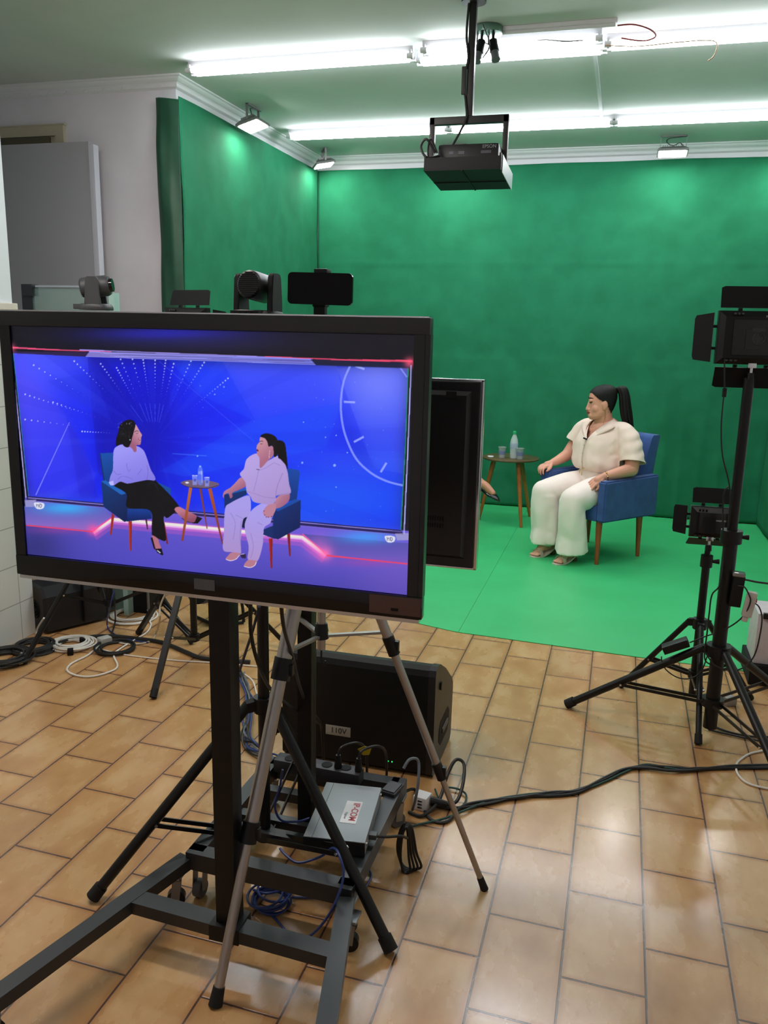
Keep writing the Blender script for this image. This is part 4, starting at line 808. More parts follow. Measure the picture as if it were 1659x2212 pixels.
cable('power_lead', [P3(*p) for p in ((1565, 762, 3.33), (1565, 800, 3.33), (1565, 840, 3.33), (1561, 880, 3.33), (1558, 930, 3.33), (1561, 985, 3.33), (1575, 1045, 3.34), (1577, 1090, 3.34), (1573, 1140, 3.35))], .0028, CABK, 'thin black lead hanging from the large video light')
bm = BM(); a_ = P3(1565, 848, 3.33); cone(bm, a_ - V((0, 0, .016)), a_ + V((0, 0, .016)), .008); tag(obj('ferrite_bead', bm, BLK), 'black ferrite bead on the hanging video light lead', 'ferrite bead')
cable('power_lead', [P3(*p) for p in ((1576, 1050, 3.36), (1567, 1058, 3.36), (1562, 1080, 3.36), (1562, 1150, 3.36), (1563, 1200, 3.36), (1555, 1262, 3.33), (1538, 1285, 3.33), (1532, 1325, 3.33), (1527, 1370, 3.33), (1522, 1410, 3.33), (1526, 1430, 3.33), (1550, 1440, 3.33))], .003, CABK, 'black lead looping out left of the taped adapters and down the tall stand')
cable('power_lead', [P3(*p) for p in ((1594, 1250, 3.33), (1615, 1253, 3.33), (1640, 1258, 3.33), (1690, 1264, 3.4))], .004, CABK, 'black lead running from the taped brick straight out of the frame')
cable('power_lead', [P3(*p) for p in ((1594, 1265, 3.32), (1608, 1268, 3.31), (1618, 1285, 3.30), (1621, 1300, 3.30), (1610, 1325, 3.31), (1590, 1345, 3.33), (1560, 1362, 3.35), (1520, 1376, 3.38), (1490, 1388, 3.39))], .0028, CABK, 'thin black lead arcing from the taped brick to the brick on the stand leg')
cable('power_lead', [P3(*p) for p in ((1612, 1299, 3.31), (1628, 1302, 3.31), (1640, 1312, 3.3), (1646, 1335, 3.3), (1642, 1370, 3.3), (1632, 1410, 3.3), (1615, 1436, 3.3), (1590, 1448, 3.3), (1565, 1446, 3.3), (1542, 1435, 3.31), (1525, 1412, 3.33))], .0028, CABK, 'black lead drooping in a deep loop from the white plug')
cable('power_lead', [P3(*p) for p in ((1429, 1418, 3.4), (1430, 1430, 3.4), (1440, 1448, 3.4), (1465, 1464, 3.4), (1492, 1465, 3.41), (1515, 1450, 3.42), (1530, 1410, 3.42))], .0026, CABK, 'black lead hanging in a shallow loop under the stand leg')
# ================================================================ floor monitor speaker
t = thing('floor_monitor_speaker', 'black wedge shaped stage speaker lying on the floor, with a white paper label', 'speaker', (-.85, 2.88, 0))
prof = [(2.725, .004), (2.71, .02), (2.712, .395), (2.722, .415), (2.745, .425), (2.79, .415), (2.90, .355), (3.03, .262), (3.05, .238), (3.055, .21), (3.045, .02), (3.03, .004)]
bm = BM(); prism(bm, prof, lambda a, b, s: (-1.14 + s*.565, a, b)); obj('cabinet', bm, mat('speaker_black', '08090a', .5, spec=.3, bump=(250, .1, .001)), t, smooth=False)
bm = BM(); prism(bm, [(2.88 + (a-2.88)*1.015, max(.002, b*1.008)) for a, b in prof], lambda a, b, s: (-.578 + s*.026, a, b)); ec = obj('end_cap', bm, mat('speaker_cap', '121214', .45), t, smooth=False)
bm = BM(); prism(bm, [(2.80, .10), (2.83, .075), (2.96, .075), (2.99, .10), (2.99, .15), (2.96, .175), (2.83, .175), (2.80, .15)], lambda a, b, s: (-.5535 + s*.003, a, b)); obj('handle_recess', bm, MATTE, ec, smooth=False)
bm = BM(); bx(bm, (-.552, 2.85, .115), (-.545, 2.95, .135), .003); obj('handle', bm, mat('grey_handle', '4a4640', .5), ec)
bm = BM(); cone(bm, (-.556, 2.80, .33), (-.545, 2.80, .33), .016); obj('screw', bm, BLK, ec)
bm = BM(); p = aY(705, 1562, 2.71); q = aY(756, 1595, 2.71); box(bm, ((p.x+q.x)/2, 2.709, (p.z+q.z)/2), (q.x-p.x+.004, .0015, .039), None, .0005); lb = obj('paper_label', bm, mat('label_paper', '9a9890', .7), t, label='white paper label')
bm = text_bm('110V', .030, .0002, .0003); bm.transform(M.Translation(V(((p.x+q.x)/2+.002, 2.7080, (p.z+q.z)/2))) @ M.Rotation(PI/2, 4, 'X')); obj('lettering', bm, mat('pen_ink', '15151c', .6), lb, smooth=False)
for x in (-.72, -.705): bm = BM(); ball(bm, (x, 2.709, .045), .0025, seg=8); obj('indicator_lamp', bm, mat('green_lamp', '20c060', .3, emit=2.0), t)
# ================================================================ network box and leads on the cart
RS = .12; zs = .160; t = thing('network_switch', 'flat silver grey network switch with a white and red label, on the cart shelf', 'network switch', (-.692, 2.113, zs), RS)
bm = BM(); box(bm, (0, 0, .0225), (.176, .292, .043), None, .002); sb = obj('case', bm, mat('switch_grey', '878c90', .42, .3), t, False)
bm = BM(); bx(bm, (-.0885, -.147, .001), (.0885, -.1455, .042)); 
obj('end_plate', bm, mat('switch_dark', '1b1d20', .45), t, False)
bm = BM(); bx(bm, (-.064, -.146, .0442), (-.0625, .146, .0446)); obj('seam', bm, mat('seam_dark', '3a3d40', .5), sb, False)
for x, y in ((.0885, -.135), (.0885, .12), (.02, -.1475)): bm = BM(); cone(bm, (x-.001, y, .034), (x+.004, y, .034), .004); obj('screw', bm, CHROME, t, False)
bm = BM(); box(bm, (.022, -.005, .0446), (.048, .115, .0008)); lb = obj('brand_label', bm, mat('label_white', 'e6e6ea', .5), t, False, label='white label with red lettering')
bm = text_bm('IP-COM', .028, .0002, .0006); bm.transform(M.Translation(V((.030, -.003, .0453))) @ M.Rotation(-PI/2, 4, 'Z')); obj('lettering', bm, mat('red_print', 'b02030', .5), lb, False, smooth=False)
bm = text_bm('Digistar', .011, .0002); bm.transform(M.Translation(V((.009, -.026, .0453))) @ M.Rotation(-PI/2, 4, 'Z')); obj('lettering', bm, mat('blue_grey_print', '5a6478', .5), lb, False, smooth=False)
bm = BM()
for k in range(8): bx(bm, (-.0895, -.12+.03*k, .008), (-.0875, -.10+.03*k, .024))
obj('port', bm, mat('port_metal', '3c3e44', .35, .6), t, False)
t = thing('power_strip', 'black power strip with sockets behind the cart column', 'power strip', (-.86, 2.36, .16))
bm = BM(); box(bm, (-.86, 2.345, .183), (.30, .055, .045), M.Rotation(-.03, 3, 'Z'), .006); ps = obj('body', bm, mat('strip_grey_black', '2b2b31', .5), t)
for k in range(4):
    x = -.96 + .065*k; bm = BM(); cone(bm, (x, 2.345, .205), (x, 2.345, .2075), .018); obj('socket', bm, MATTE, ps)
for k, (x, lab) in enumerate(((-.72, 'black plug in the power strip, beside the silver box'), (-.79, 'second black plug in the power strip, left of the yellow tag'))):
    t = thing('power_plug', lab, 'plug', (x, 2.34, .205)); bm = BM(); cone(bm, (x, 2.34, .2085), (x, 2.34, .25), .013, .008); obj('body', bm, BLK, t)
    bm = BM(); tube(bm, spline([(x, 2.34, .248), (x+.01, 2.35, .275), (x+.05, 2.40, .27), (x+.06, 2.46, .2), (x+.05, 2.5, .006)]), .0045); obj('cord', bm, CABK, t)
bm = BM(); prism(bm, [(-.02, 0), (.004, .012), (.028, .01), (.018, -.012), (-.004, -.016)], lambda a, b, s: (-.715+a, 2.375-b*.4+.001*s, .262+b*1.4)); tag(obj('cable_tag', bm, mat('yellow_tag', 'c8b020', .5), smooth=False), 'yellow warning tag on a cord behind the silver network switch', 'tag')
t = thing('power_brick', 'flat black adapter plate at the corner of the cart shelf beside the network switch', 'power adapter', (-.615, 2.34, .16)); bm = BM(); box(bm, (-.605, 2.335, .165), (.05, .07, .01), M.Rotation(-.2, 3, 'Z'), .002); box(bm, (-.605, 2.335, .172), (.042, .06, .004), M.Rotation(-.2, 3, 'Z')); obj('plate', bm, mat('strip_grey_black'), t)
t = thing('extension_socket', 'white extension socket with a black plug, on the floor right of the cart', 'extension socket', (-.53, 2.53, 0)); bm = BM(); box(bm, (-.545, 2.52, .026), (.05, .05, .05), M.Rotation(-.2, 3, 'Z'), .006); obj('block', bm, WHITE, t)
bm = BM(); cone(bm, (-.515, 2.525, .028), (-.46, 2.53, .022), .017, .011); obj('plug', bm, BLK, t)
bm = BM()
for k in range(3): bx(bm, (-.556, 2.4935, .012+.012*k), (-.535, 2.497, .016+.012*k))
obj('slot', bm, MATTE, t)
t = thing('inlet_plug', 'grey and black power plug in the right side of the network switch', 'plug', (-.565, 2.02, .175))
bm = BM(); box(bm, (-.588, 2.05, .182), (.03, .022, .016), M.Rotation(RS, 3, 'Z'), .003); obj('plug', bm, mat('plug_grey', '3c3d42', .45), t)
cable('mains_cable', [(-.575, 2.05, .182), (-.545, 2.06, .18), (-.512, 2.09, .17), (-.505, 2.13, .14), (-.51, 2.16, .12)], .0042, CABK, 'short black cord from the network switch plug to the hanging tied bundle')
bm = BM(); h0 = V((-.515, 2.17, 0))
for k in range(4):
    w = .012 + .006*k; tube(bm, spline([h0 + V((-w, .01*k-.015, .06)), h0 + V((-w*.6, .01*k-.015, .135)), h0 + V((w*.4, .006*k-.01, .15)), h0 + V((w, .008*k-.01, .06)), h0 + V((w*1.5, .008*k-.01, .012)), h0 + V((-w*.2, .008*k-.012, .006))], 6, True), .004, 8, True)
tag(obj('cord_bundle', bm, CABK), 'folded black power cord bundle tied and hanging off the cart edge', 'cord')
# blue network leads
cable('network_cable', [(-.83, 1.95, .155), (-.80, 1.93, .15), (-.76, 1.92, .145), (-.70, 1.93, .17), (-.655, 1.90, .225), (-.625, 1.865, .235), (-.60, 1.83, .20), (-.615, 1.79, .13), (-.66, 1.77, .06), (-.72, 1.79, .012), (-.80, 1.85, .006), (-.84, 1.88, .006)], .0036, CABB, 'blue network cable arching over the black tripod leg before the silver box')
cable('network_cable', [(-.79, 2.08, .18), (-.82, 2.06, .175), (-.86, 2.03, .19), (-.875, 2.02, .24), (-.86, 2.02, .30), (-.85, 2.02, .36)], .0034, CABB, 'blue network cable rising from the front of the silver network switch')
bm = BM(); rng = random.Random(5); c0_ = fl(583, 1950)
for k in range(7): torus(bm, (c0_.x + rng.uniform(-.012, .012), c0_.y + rng.uniform(-.012, .012), .006 + .0055*k), .052 - .003*(k % 3) + rng.uniform(-.008, .006), .0036, (rng.uniform(-.15, .15), rng.uniform(-.2, .1), 1), 28, 6)
tube(bm, spline([(c0_.x-.05, c0_.y, .03), (c0_.x, c0_.y-.02, .045), (c0_.x+.045, c0_.y+.02, .04)]), .0036)
tag(obj('network_cable_coil', bm, CABB), 'coiled blue network cable on the floor between the two carts', 'cable')
cable('network_cable', [fl(*p, .006) for p in ((630, 1938), (690, 1940), (760, 1945), (800, 1900), (798, 1880))], .0034, CABB, 'blue network cable running from the coil under the cart rail')
# leads hanging from the big monitor
cable('video_cable', [P3(*p) for p in ((541, 1300, 1.68), (543, 1375, 1.72), (562, 1445, 1.78), (590, 1495, 1.9), (640, 1535, 2.1), (672, 1552, 2.3), (692, 1563, 2.4))], .0048, CABK, 'black cable sweeping from under the television, the left of two to the speaker')
cable('video_cable', [P3(*p) for p in ((607, 1305, 1.70), (614, 1360, 1.74), (632, 1420, 1.85), (648, 1485, 2.0), (668, 1530, 2.25), (692, 1562, 2.4), (697, 1600, 2.45), (700, 1660, 2.5))], .0048, CABK, 'black cable from under the television, the right of two to the speaker')
cable('network_cable', [P3(*p) for p in ((560, 1310, 1.9), (545, 1365, 1.95), (530, 1410, 2.0), (517, 1450, 2.05)) ], .004, mat('navy_cable', '10183e', .5), 'navy blue cable hanging left of the thick stand pole under the television')
pts = [fl(*p, .012) for p in ((517, 1452), (528, 1475), (537, 1510), (534, 1550), (530, 1590), (545, 1615), (585, 1640), (610, 1652), (660, 1640))]
bm = [BM(), BM(), BM()]; rng = random.Random(2)
for k in range(9):
    tube(bm[k % 3], spline([p + V((rng.uniform(-.02, .02), rng.uniform(-.02, .02), rng.uniform(-.006, .02))) for p in pts], 6), .0038, 6)
for b_, m_, n_ in zip(bm, (CABGR, CABB, CABK), ('grey', 'blue', 'black')): tag(obj('cable_bundle', b_, m_), n_ + ' cables of the twisted bundle on the tiles left of the thick pole', 'cable')
cable('network_cable', [fl(*p, .01) for p in ((520, 1452), (545, 1470), (555, 1500), (562, 1520), (570, 1545))], .0035, CABW, 'white cable curving from the bundle behind the thick pole')
# big bundle across the floor to the right
base = [(905, 1725), (955, 1742), (1000, 1745), (1060, 1730), (1120, 1718), (1190, 1715), (1250, 1708), (1310, 1682), (1350, 1665), (1395, 1655), (1450, 1660), (1500, 1662), (1580, 1658), (1700, 1654)]
for k, (m_, n_) in enumerate(((CABK, 'thickest black'), (CABK, 'second black'), (CABG, 'dark green'), (CABK, 'thin black'))):
    pts = [fl(x, y + rng.uniform(-5, 5), .006 + .004*(k % 2)) for x, y in base]
    if k == 2: pts = [fl(870, 1790, .006), fl(905, 1781, .006), fl(960, 1768, .008), fl(1000, 1752, .012)] + pts[3:]
    if k == 1: pts = [(-.615, 2.36, .10), fl(895, 1705, .01), fl(925, 1765, .006), fl(965, 1775, .006)] + pts[2:]
    cable('floor_cable', pts, (.006, .0055, .004, .0035)[k], m_, n_ + ' cable in the bundle snaking right across the tiles')
cable('floor_cable', [fl(*p, .01) for p in ((940, 1705), (952, 1730), (985, 1745), (1004, 1735), (1006, 1715), (985, 1703), (955, 1700))], .0036, CABG, 'dark green cable loop beside the silver tripod leg')
cable('mains_cable', [(-.46, 2.53, .022), (-.43, 2.55, .03), (-.42, 2.60, .07), (-.43, 2.66, .11), (-.46, 2.66, .12), (-.48, 2.62, .08), (-.49, 2.53, .03), (-.53, 2.46, .008), (-.58, 2.47, .006)], .006, CABK, 'thick black cord looping up from the white socket beside the tripod leg')
cable('mains_cable', [(-.60, 2.46, .17), (-.585, 2.48, .195), (-.56, 2.50, .185), (-.55, 2.47, .13), (-.555, 2.46, .07), (-.57, 2.48, .01)], .005, CABGR, 'grey cord arching beside the white extension socket')
cable('white_cable', [fl(*p, .005) for p in ((1700, 1605), (1655, 1620), (1620, 1628), (1595, 1645), (1590, 1660), (1598, 1678), (1620, 1694), (1665, 1705))], .0042, CABW, 'white cable loop on the tiles near the right stand leg')
cable('floor_cable', [fl(*p, .006) for p in ((1533, 1560), (1550, 1572), (1590, 1585), (1640, 1592), (1700, 1590))], .0045, CABK, 'black cable curving right from the foot of the tall stand')
cable('floor_cable', [fl(*p, .006) for p in ((1530, 1576), (1560, 1583), (1600, 1592), (1660, 1605), (1710, 1618))], .004, CABK, 'second black cable at the foot of the tall stand, nearer the camera')
t = thing('wall_plug', 'grey plug lying on the tiles behind the right stands', 'plug', tuple(fl(1573, 1522))); p = fl(1574, 1522); bm = BM(); box(bm, p + V((0, 0, .02)), (.05, .045, .038), M.Rotation(.5, 3, 'Z'), .008); obj('body', bm, mat('plug_pale', '8e8a86', .5), t)
bm = BM(); cone(bm, p + V((-.02, .0, .02)), p + V((-.055, .01, .012)), .008, .005); obj('strain_relief', bm, BLK, t)
# white case at the right edge
t = thing('equipment_case', 'white paper covered case on a black base at the right edge of the frame', 'equipment case', (.82, 4.12, 0))
bm = BM(); bx(bm, (.70, 4.03, .10), (.98, 4.25, .345), .006); obj('case', bm, mat('crumpled_white', 'b4aeb2', .6, bump=(14, .5, .02)), t)
bm = BM(); bx(bm, (.685, 4.0, .0), (1.0, 4.28, .10), .008); obj('base', bm, MATTE, t)
bm = BM(); bx(bm, (.72, 4.015, .325), (1.0, 4.035, .352), .003); obj('handle', bm, BLKM, t)
# ================================================================ machine and cables by the left wall
t = thing('fog_machine', 'black boxy fog machine with a vented top on the floor against the tiled wall', 'fog machine', (-2.80, 3.70, 0), -.50)
bm = BM(); loft(bm, [[(a*.105*k, y, .135 + b*.12*k2) for a, b in ((-1, -1), (1, -1), (1.0, .55), (.72, 1), (-.72, 1), (-1.0, .55))] for y, k, k2 in ((-.19, .92, .92), (-.175, 1, 1), (.155, 1, 1), (.17, .92, .92))]); mb_ = obj('housing', bm, mat('fog_black', '14151a', .35), t, False, smooth=False)
bm = BM()
for k in range(9): box(bm, (.0, -.02+.022*k, .2565), (.11, .009, .004))
obj('vent', bm, MATTE, mb_, False)
bm = BM()
for r_ in (.018, .032, .046): torus(bm, (.0, -.191, .12), r_, .004, (0, 1, 0), 20, 6)
obj('fan_grille', bm, MATTE, mb_, False)
bm = BM(); box(bm, (-.06, -.192, .2), (.04, .004, .025)); obj('rating_plate', bm, mat('plate_black'), mb_, False)
bm = BM(); bar(bm, (-.112, .02, .10), (-.112, .02, .28), .03, .006, (0, 1, 0)); bar(bm, (.112, .02, .03), (.112, .02, .28), .03, .006, (0, 1, 0)); bar(bm, (-.112, .02, .28), (.112, .02, .28), .03, .006, (0, 1, 0)); obj('carry_bracket', bm, BLKM, t, False)
t = thing('speaker_rack', 'dark upright black rack standing behind the fog machine', 'rack', (-2.6, 3.98, 0))
bm = BM(); bx(bm, (-2.72, 3.95, 0.0), (-2.47, 4.12, .55), .01); obj('cabinet', bm, MATTE, t); bm = BM(); bx(bm, (-2.725, 3.94, .0), (-2.715, 3.95, .55)); bx(bm, (-2.475, 3.94, 0), (-2.465, 3.95, .55)); obj('edge_rail', bm, GREYC, t)
def coil(name, c, R, n, r, m, label, seed=1, sq=1.):
    bm = BM(); rg = random.Random(seed)
    for k in range(n): 
        x, y = c.x + rg.uniform(-.012, .012), c.y + rg.uniform(-.012, .012); rr = R*(1 - .35*rg.random()); a0 = rg.uniform(-.06, .06); b0 = rg.uniform(-.06, .06); z = r + (r*1.5)*(k//3)
        P = [V((x + rr*math.cos(2*PI*i/30), y + sq*rr*math.sin(2*PI*i/30), z + .02*(a0*math.cos(2*PI*i/30) + b0*math.sin(2*PI*i/30)) + .003)) for i in range(30)]; tube(bm, P, r, 6, True)
    return tag(obj(name, bm, m), label, 'cable')
coil('cable_coil', fl(12, 1428), .125, 12, .0055, CABK, 'coil of black cable at the left edge of the frame on the tiles', 1)
coil('cable_coil', fl(72, 1404), .105, 12, .005, mat('charcoal_cable', '1a1a1c', .5), 'coil of black cable with silver connectors, under the left stand foot', 2)
coil('cable_coil', fl(155, 1397), .115, 12, .0045, CABW, 'neatly tied coil of white cable before the fog machine', 3, .9)
coil('cable_coil', fl(287, 1333), .145, 7, .005, CABW, 'loose coil of white cable on the tiles behind the white plug', 4)
coil('cable_coil', fl(250, 1402), .105, 4, .006, CABK, 'small coil of black cable right of the tied white coil', 5)
for p, n_ in (((178, 1384), 'far'), ((152, 1408), 'near')):
    bm = BM(); q = fl(*p, .014); box(bm, q, (.028, .035, .03), M.Rotation(.6, 3, 'Z'), .004)
    tag(obj('hook_strap', bm, MATTE), 'black strap around the ' + n_ + ' side of the tied white cable coil', 'strap')
for p, q, n_ in (((35, 1408), (60, 1414), 'longer silver audio plug on the black coils, farther from the camera'), ((40, 1433), (48, 1431), 'short silver audio plug beside the foot of the left stand')):
    bm = BM(); cone(bm, fl(*p, .02), fl(*q, .02), .007); tag(obj('audio_connector', bm, CHROME), n_, 'connector')
cable('white_cable', [fl(*p, .006) for p in ((217, 1392), (190, 1415), (155, 1433), (145, 1448), (165, 1459), (200, 1461), (240, 1450), (254, 1438), (246, 1415), (262, 1400), (295, 1380), (318, 1365), (326, 1350), (322, 1340))], .0045, CABW, 'white lead making a wide loop toward the camera from the grey plug')
cable('white_cable', [P3(357, 1283, 3.3), P3(346, 1310, 3.3), P3(345, 1340, 3.3), fl(338, 1365, .03), fl(325, 1385, .006), fl(280, 1392, .006), fl(235, 1382, .006)], .0045, mat('cream_cable', 'b8ae9c', .5), 'cream cable dropping from the light stand to the grey plug')
cable('white_cable', [fl(*p, .005) for p in ((205, 1400), (262, 1413), (330, 1422), (400, 1428), (470, 1432), (560, 1440))], .0035, CABW, 'white cable running along the tiles toward the square column')
t = thing('cable_joiner', 'grey plug and socket joint on the white lead beside the tied coil', 'plug', tuple(fl(225, 1383))); p = fl(226, 1383, .02); bm = BM(); box(bm, p, (.05, .06, .034), M.Rotation(-.5, 3, 'Z'), .006); obj('body', bm, mat('plug_white_grey', 'a9aba8', .5), t)
cable('floor_cable', [fl(*p, .01) for p in ((85, 1405), (150, 1382), (230, 1374), (300, 1380), (350, 1388), (400, 1408), (430, 1420), (470, 1425), (540, 1430))], .011, CABK, 'thick black cable bundle lying across the tiles behind the white coil')
cable('white_cable', [P3(95, 1335, 3.35), fl(80, 1360, .06), fl(84, 1378, .02), fl(110, 1386, .008), fl(140, 1380, .006), fl(175, 1378, .006)], .0045, CABW, 'white lead coming out of the front of the fog machine')
cable('network_cable', [P3(246, 1275, 3.5), P3(238, 1310, 3.5), fl(231, 1345, .03), fl(240, 1365, .006), fl(275, 1380, .006), fl(320, 1388, .006)], .0035, CABB, 'blue cable hanging by the small camera stand and bending along the tiles')
cable('video_cable', [P3(247, 1280, 3.52), P3(248, 1310, 3.52), fl(249, 1340, .03), fl(243, 1365, .008), fl(233, 1385, .02)], .0042, CABK, 'black cable hanging by the small camera stand to the grey plug')
t = thing('stage_light', 'small black spotlight with a yoke on the floor between the left stands', 'stage light', (-2.05, 3.98, 0))
bm = BM(); ball(bm, (-2.05, 3.98, .19), .10, (1, .9, .8)); cone(bm, (-2.05, 3.93, .2), (-2.08, 3.80, .23), .07, .075, 20); obj('body', bm, BLK, t)
bm = BM(); tube(bm, spline([(-2.20, 3.98, .012), (-2.19, 3.98, .12), (-2.15, 3.98, .24), (-2.05, 3.98, .30), (-1.95, 3.98, .24), (-1.91, 3.98, .12), (-1.90, 3.98, .012)]), .009); tube(bm, [(-2.2, 3.98, .01), (-2.05, 3.90, .01), (-1.9, 3.98, .01)], .009); obj('yoke', bm, BLKM, t)
# ================================================================ furniture
CH_ROT = math.atan2(-.767, -.641) - PI/2
def armchair(label, loc, rotz):
    t = thing('armchair', label, 'armchair', (loc[0], loc[1], .004), rotz, 'blue velvet armchairs')
    for sx in (-1, 1):
        for sy in (-1, 1):
            bm = BM(); cone(bm, (sx*.236, sy*.215, .32), (sx*.2435, sy*.222, 0), .024, .0135, 20); obj('leg', bm, mat('red_brown_wood', '9a5228', .35, mottle=('84421e', 9, 5)), t, False)
    def cushion(x0, x1, y0, y1, z0, z1, bev=.02): 
        bm = BM(); bx(bm, (x0, y0, z0), (x1, y1, z1), bev); return bm
    obj('seat', cushion(-.245, .245, -.22, .262, .312, .425), BLUEF, t, False)
    for sx in (-1, 1):
        bm = BM(); prism(bm, [(-.30, .318), (.268, .318), (.268, .606), (-.30, .618)], lambda a, b, s: (sx*(.243 + .075*s), a, b)); bmesh.ops.bevel(bm, geom=bm.edges[:], offset=.012, segments=3, affect='EDGES'); obj('armrest', bm, BLUEF, t, False)
    bm = BM(); rings = []
    for z, yc, th in ((.32, -.245, .10), (.5, -.25, .11), (.62, -.262, .11), (.75, -.285, .105), (.87, -.315, .09), (.895, -.322, .07)):
        rings.append([V((x, yc + s*th/2, z)) for x, s in ((-.243, -1), (0, -1), (.243, -1), (.25, 0), (.243, 1), (0, 1.12), (-.243, 1), (-.25, 0))])
    loft(bm, rings); obj('backrest', bm, BLUEF, t, False, angle=60)
    return t
CC = (-.116, 6.227); armchair('navy blue velvet armchair with wooden legs under the woman in cream', CC, CH_ROT)
F2 = V((.85, -.53, 0)).normalized(); C2 = (-1.655, 6.64); CH2 = math.atan2(F2.y, F2.x) - PI/2
armchair('navy blue armchair behind the televisions, under the woman in black trousers', C2, CH2)
t = thing('side_table', 'small round wooden table with three splayed orange legs', 'side table', (-.86, 7.06, .004)); tc = V((-.86, 7.06, 0))
bm = BM(); lathe(bm, [(0, .551), (.236, .551), (.240, .554), (.240, .563), (.236, .566), (0, .566)], tc, 48); obj('tabletop', bm, mat('dark_walnut_top', '5a4a30', .28, mottle=('4a3c26', 5, 4)), t)
for fx, fy in ((-.717, 6.865), (-1.103, 7.023), (-.693, 7.318)):
    f = V((fx, fy, .004)); d = (f - tc); d.z = 0; d.normalize(); bm = BM(); cone(bm, tc + d*.135 + V((0, 0, .552)), f, .022, .0125, 18); obj('leg', bm, WOOD, t)
zt = .566
PET = mat('bottle_plastic', 'eaf4f4', .06, alpha=.38); WAT = mat('cup_plastic', 'eef2f4', .1, alpha=.30)
p = fl(1109, 990, zt); t = thing('water_bottle', 'clear water bottle with a green cap on the round table', 'bottle', tuple(p))
bm = BM(); lathe(bm, [(0, 0), (.028, 0), (.032, .006), (.031, .03), (.033, .04), (.031, .05), (.033, .06), (.031, .10), (.033, .115), (.033, .135), (.029, .16), (.018, .188), (.0125, .205), (.0125, .212), (0, .212)], p, 24); obj('body', bm, PET, t)
bm = BM(); lathe(bm, [(0, .206), (.0155, .206), (.0155, .226), (.013, .231), (0, .231)], p, 20); obj('cap', bm, mat('green_cap', '1aa060', .4), t)
bm = BM(); lathe(bm, [(.0335, .085), (.0340, .087), (.0340, .128), (.0335, .130)], p, 24); obj('label', bm, mat('bottle_label', 'b8c4e0', .5, alpha=.45), t)
bm = BM(); lathe(bm, [(0, .003), (.027, .003), (.030, .01), (.030, .15), (0, .15)], p, 24); obj('water', bm, mat('water_tint', 'c8dcdc', .05, alpha=.3), t)
for px, py, lab in ((1084, 989, 'sealed plastic water cup on the round table, left of the bottle'), (1123, 992, 'sealed plastic water cup on the round table, right of the bottle')):
    p = fl(px, py, zt); t = thing('water_cup', lab, 'cup', tuple(p), 0, 'plastic water cups')
    bm = BM(); lathe(bm, [(0, 0), (.024, 0), (.026, .004), (.0315, .084), (.034, .088), (.034, .092), (.030, .091), (0, .091)], p, 24); obj('cup', bm, WAT, t)
    bm = BM(); lathe(bm, [(0, .0915), (.033, .0915), (.034, .0935), (.02, .0945), (0, .0940)], p, 24); obj('foil_lid', bm, mat('foil_lid', 'd8d8dc', .25, .7), t)
    bm = BM(); lathe(bm, [(.0275, .028), (.0278, .03), (.0302, .062), (.0298, .064)], p, 24); obj('label', bm, mat('cup_label', '7484b8', .5, alpha=.55), t)
    bm = BM(); lathe(bm, [(0, .002), (.0225, .002), (.028, .07), (0, .07)], p, 20); obj('water', bm, MATS['water_tint'], t)
p = fl(1060, 987, zt); bm = BM(); lathe(bm, [(0, 0), (.024, 0), (.026, .004), (.024, .008), (0, .009)], p, 20); tag(obj('white_disc', bm, WHITE), 'small white disc lying on the round table near its left rim', 'lid')
# ================================================================ people
SKIN = mat('skin', 'd0967e', .5, sss=.12); SKIN2 = mat('skin_brown', 'b27a5e', .5, sss=.12)
CREAM = mat('cream_linen', 'e8d2c4', .85, bump=(420, .12, .0008), sheen=.1); CREAM2 = mat('cream_trouser', 'f0e2da', .8, bump=(420, .1, .0008), sheen=.1)
HAIR = mat('dark_hair', '0b0707', .6, bump=(160, .4, .003), spec=.25); NAIL = mat('red_nails', '7a1422', .2); LIP = mat('lips', '8a3a3c', .4); GOLD = mat('gold', 'd0a860', .2, 1)
def limb(bm, pts, rad, n=14, sub=6):                # tapered rounded limb
    P = [V(p) for p in pts]; ext = spline(P, sub); N = len(ext)-1; rr = []
    for i in range(N+1):
        f = i/N*(len(rad)-1); k = min(int(f), len(rad)-2); rr.append(rad[k] + (rad[k+1]-rad[k])*(f-k))
    tube(bm, ext, rr, n); ball(bm, ext[0], rr[0], seg=n); ball(bm, ext[-1], rr[-1], seg=n)
def head_shape(bm, c, R, s=1.0):
    w = lambda x, y, z: V(c) + R @ V((x*s, y*s, z*s))
    rings = []
    for z, rx, ry, yc in ((-.118, .018, .02, .062), (-.110, .044, .040, .046), (-.09, .062, .062, .030), (-.065, .069, .077, .016), (-.035, .070, .084, .008), (0, .074, .092, .0), (.035, .076, .096, -.004), (.07, .072, .092, -.008), (.098, .056, .074, -.012), (.116, .030, .042, -.014), (.121, .008, .012, -.014)):
        rings.append([w(a.x, a.y + yc, z) for a in ell((0, 0, 0), rx, ry, 24, p=2.15)])
    loft(bm, rings)
    limb(bm, [w(0, .088, .012), w(0, .099, -.018), w(0, .106, -.036)], [.010*s, .0115*s, .0135*s], 10, 3)
    for sx in (-1, 1):
        ball(bm, w(sx*.0115, .098, -.040), .0095*s, seg=10); ball(bm, w(sx*.034, .050, -.036), .034*s, (1.1, .9, 1.2), 16, R)
        ball(bm, w(sx*.078, -.008, -.012), .028*s, (.28, .75, 1.15), 12, R); ball(bm, w(sx*.077, -.002, -.040), .012*s, (.4, .8, 1), 10, R)
        ball(bm, w(sx*.030, .082, .024), .016*s, (1.3, .6, .5), 10, R)
    ball(bm, w(0, .094, -.062), .017*s, (1.35, .7, .8), 12, R); ball(bm, w(0, .084, -.098), .021*s, (1.1, .8, .8), 12, R)
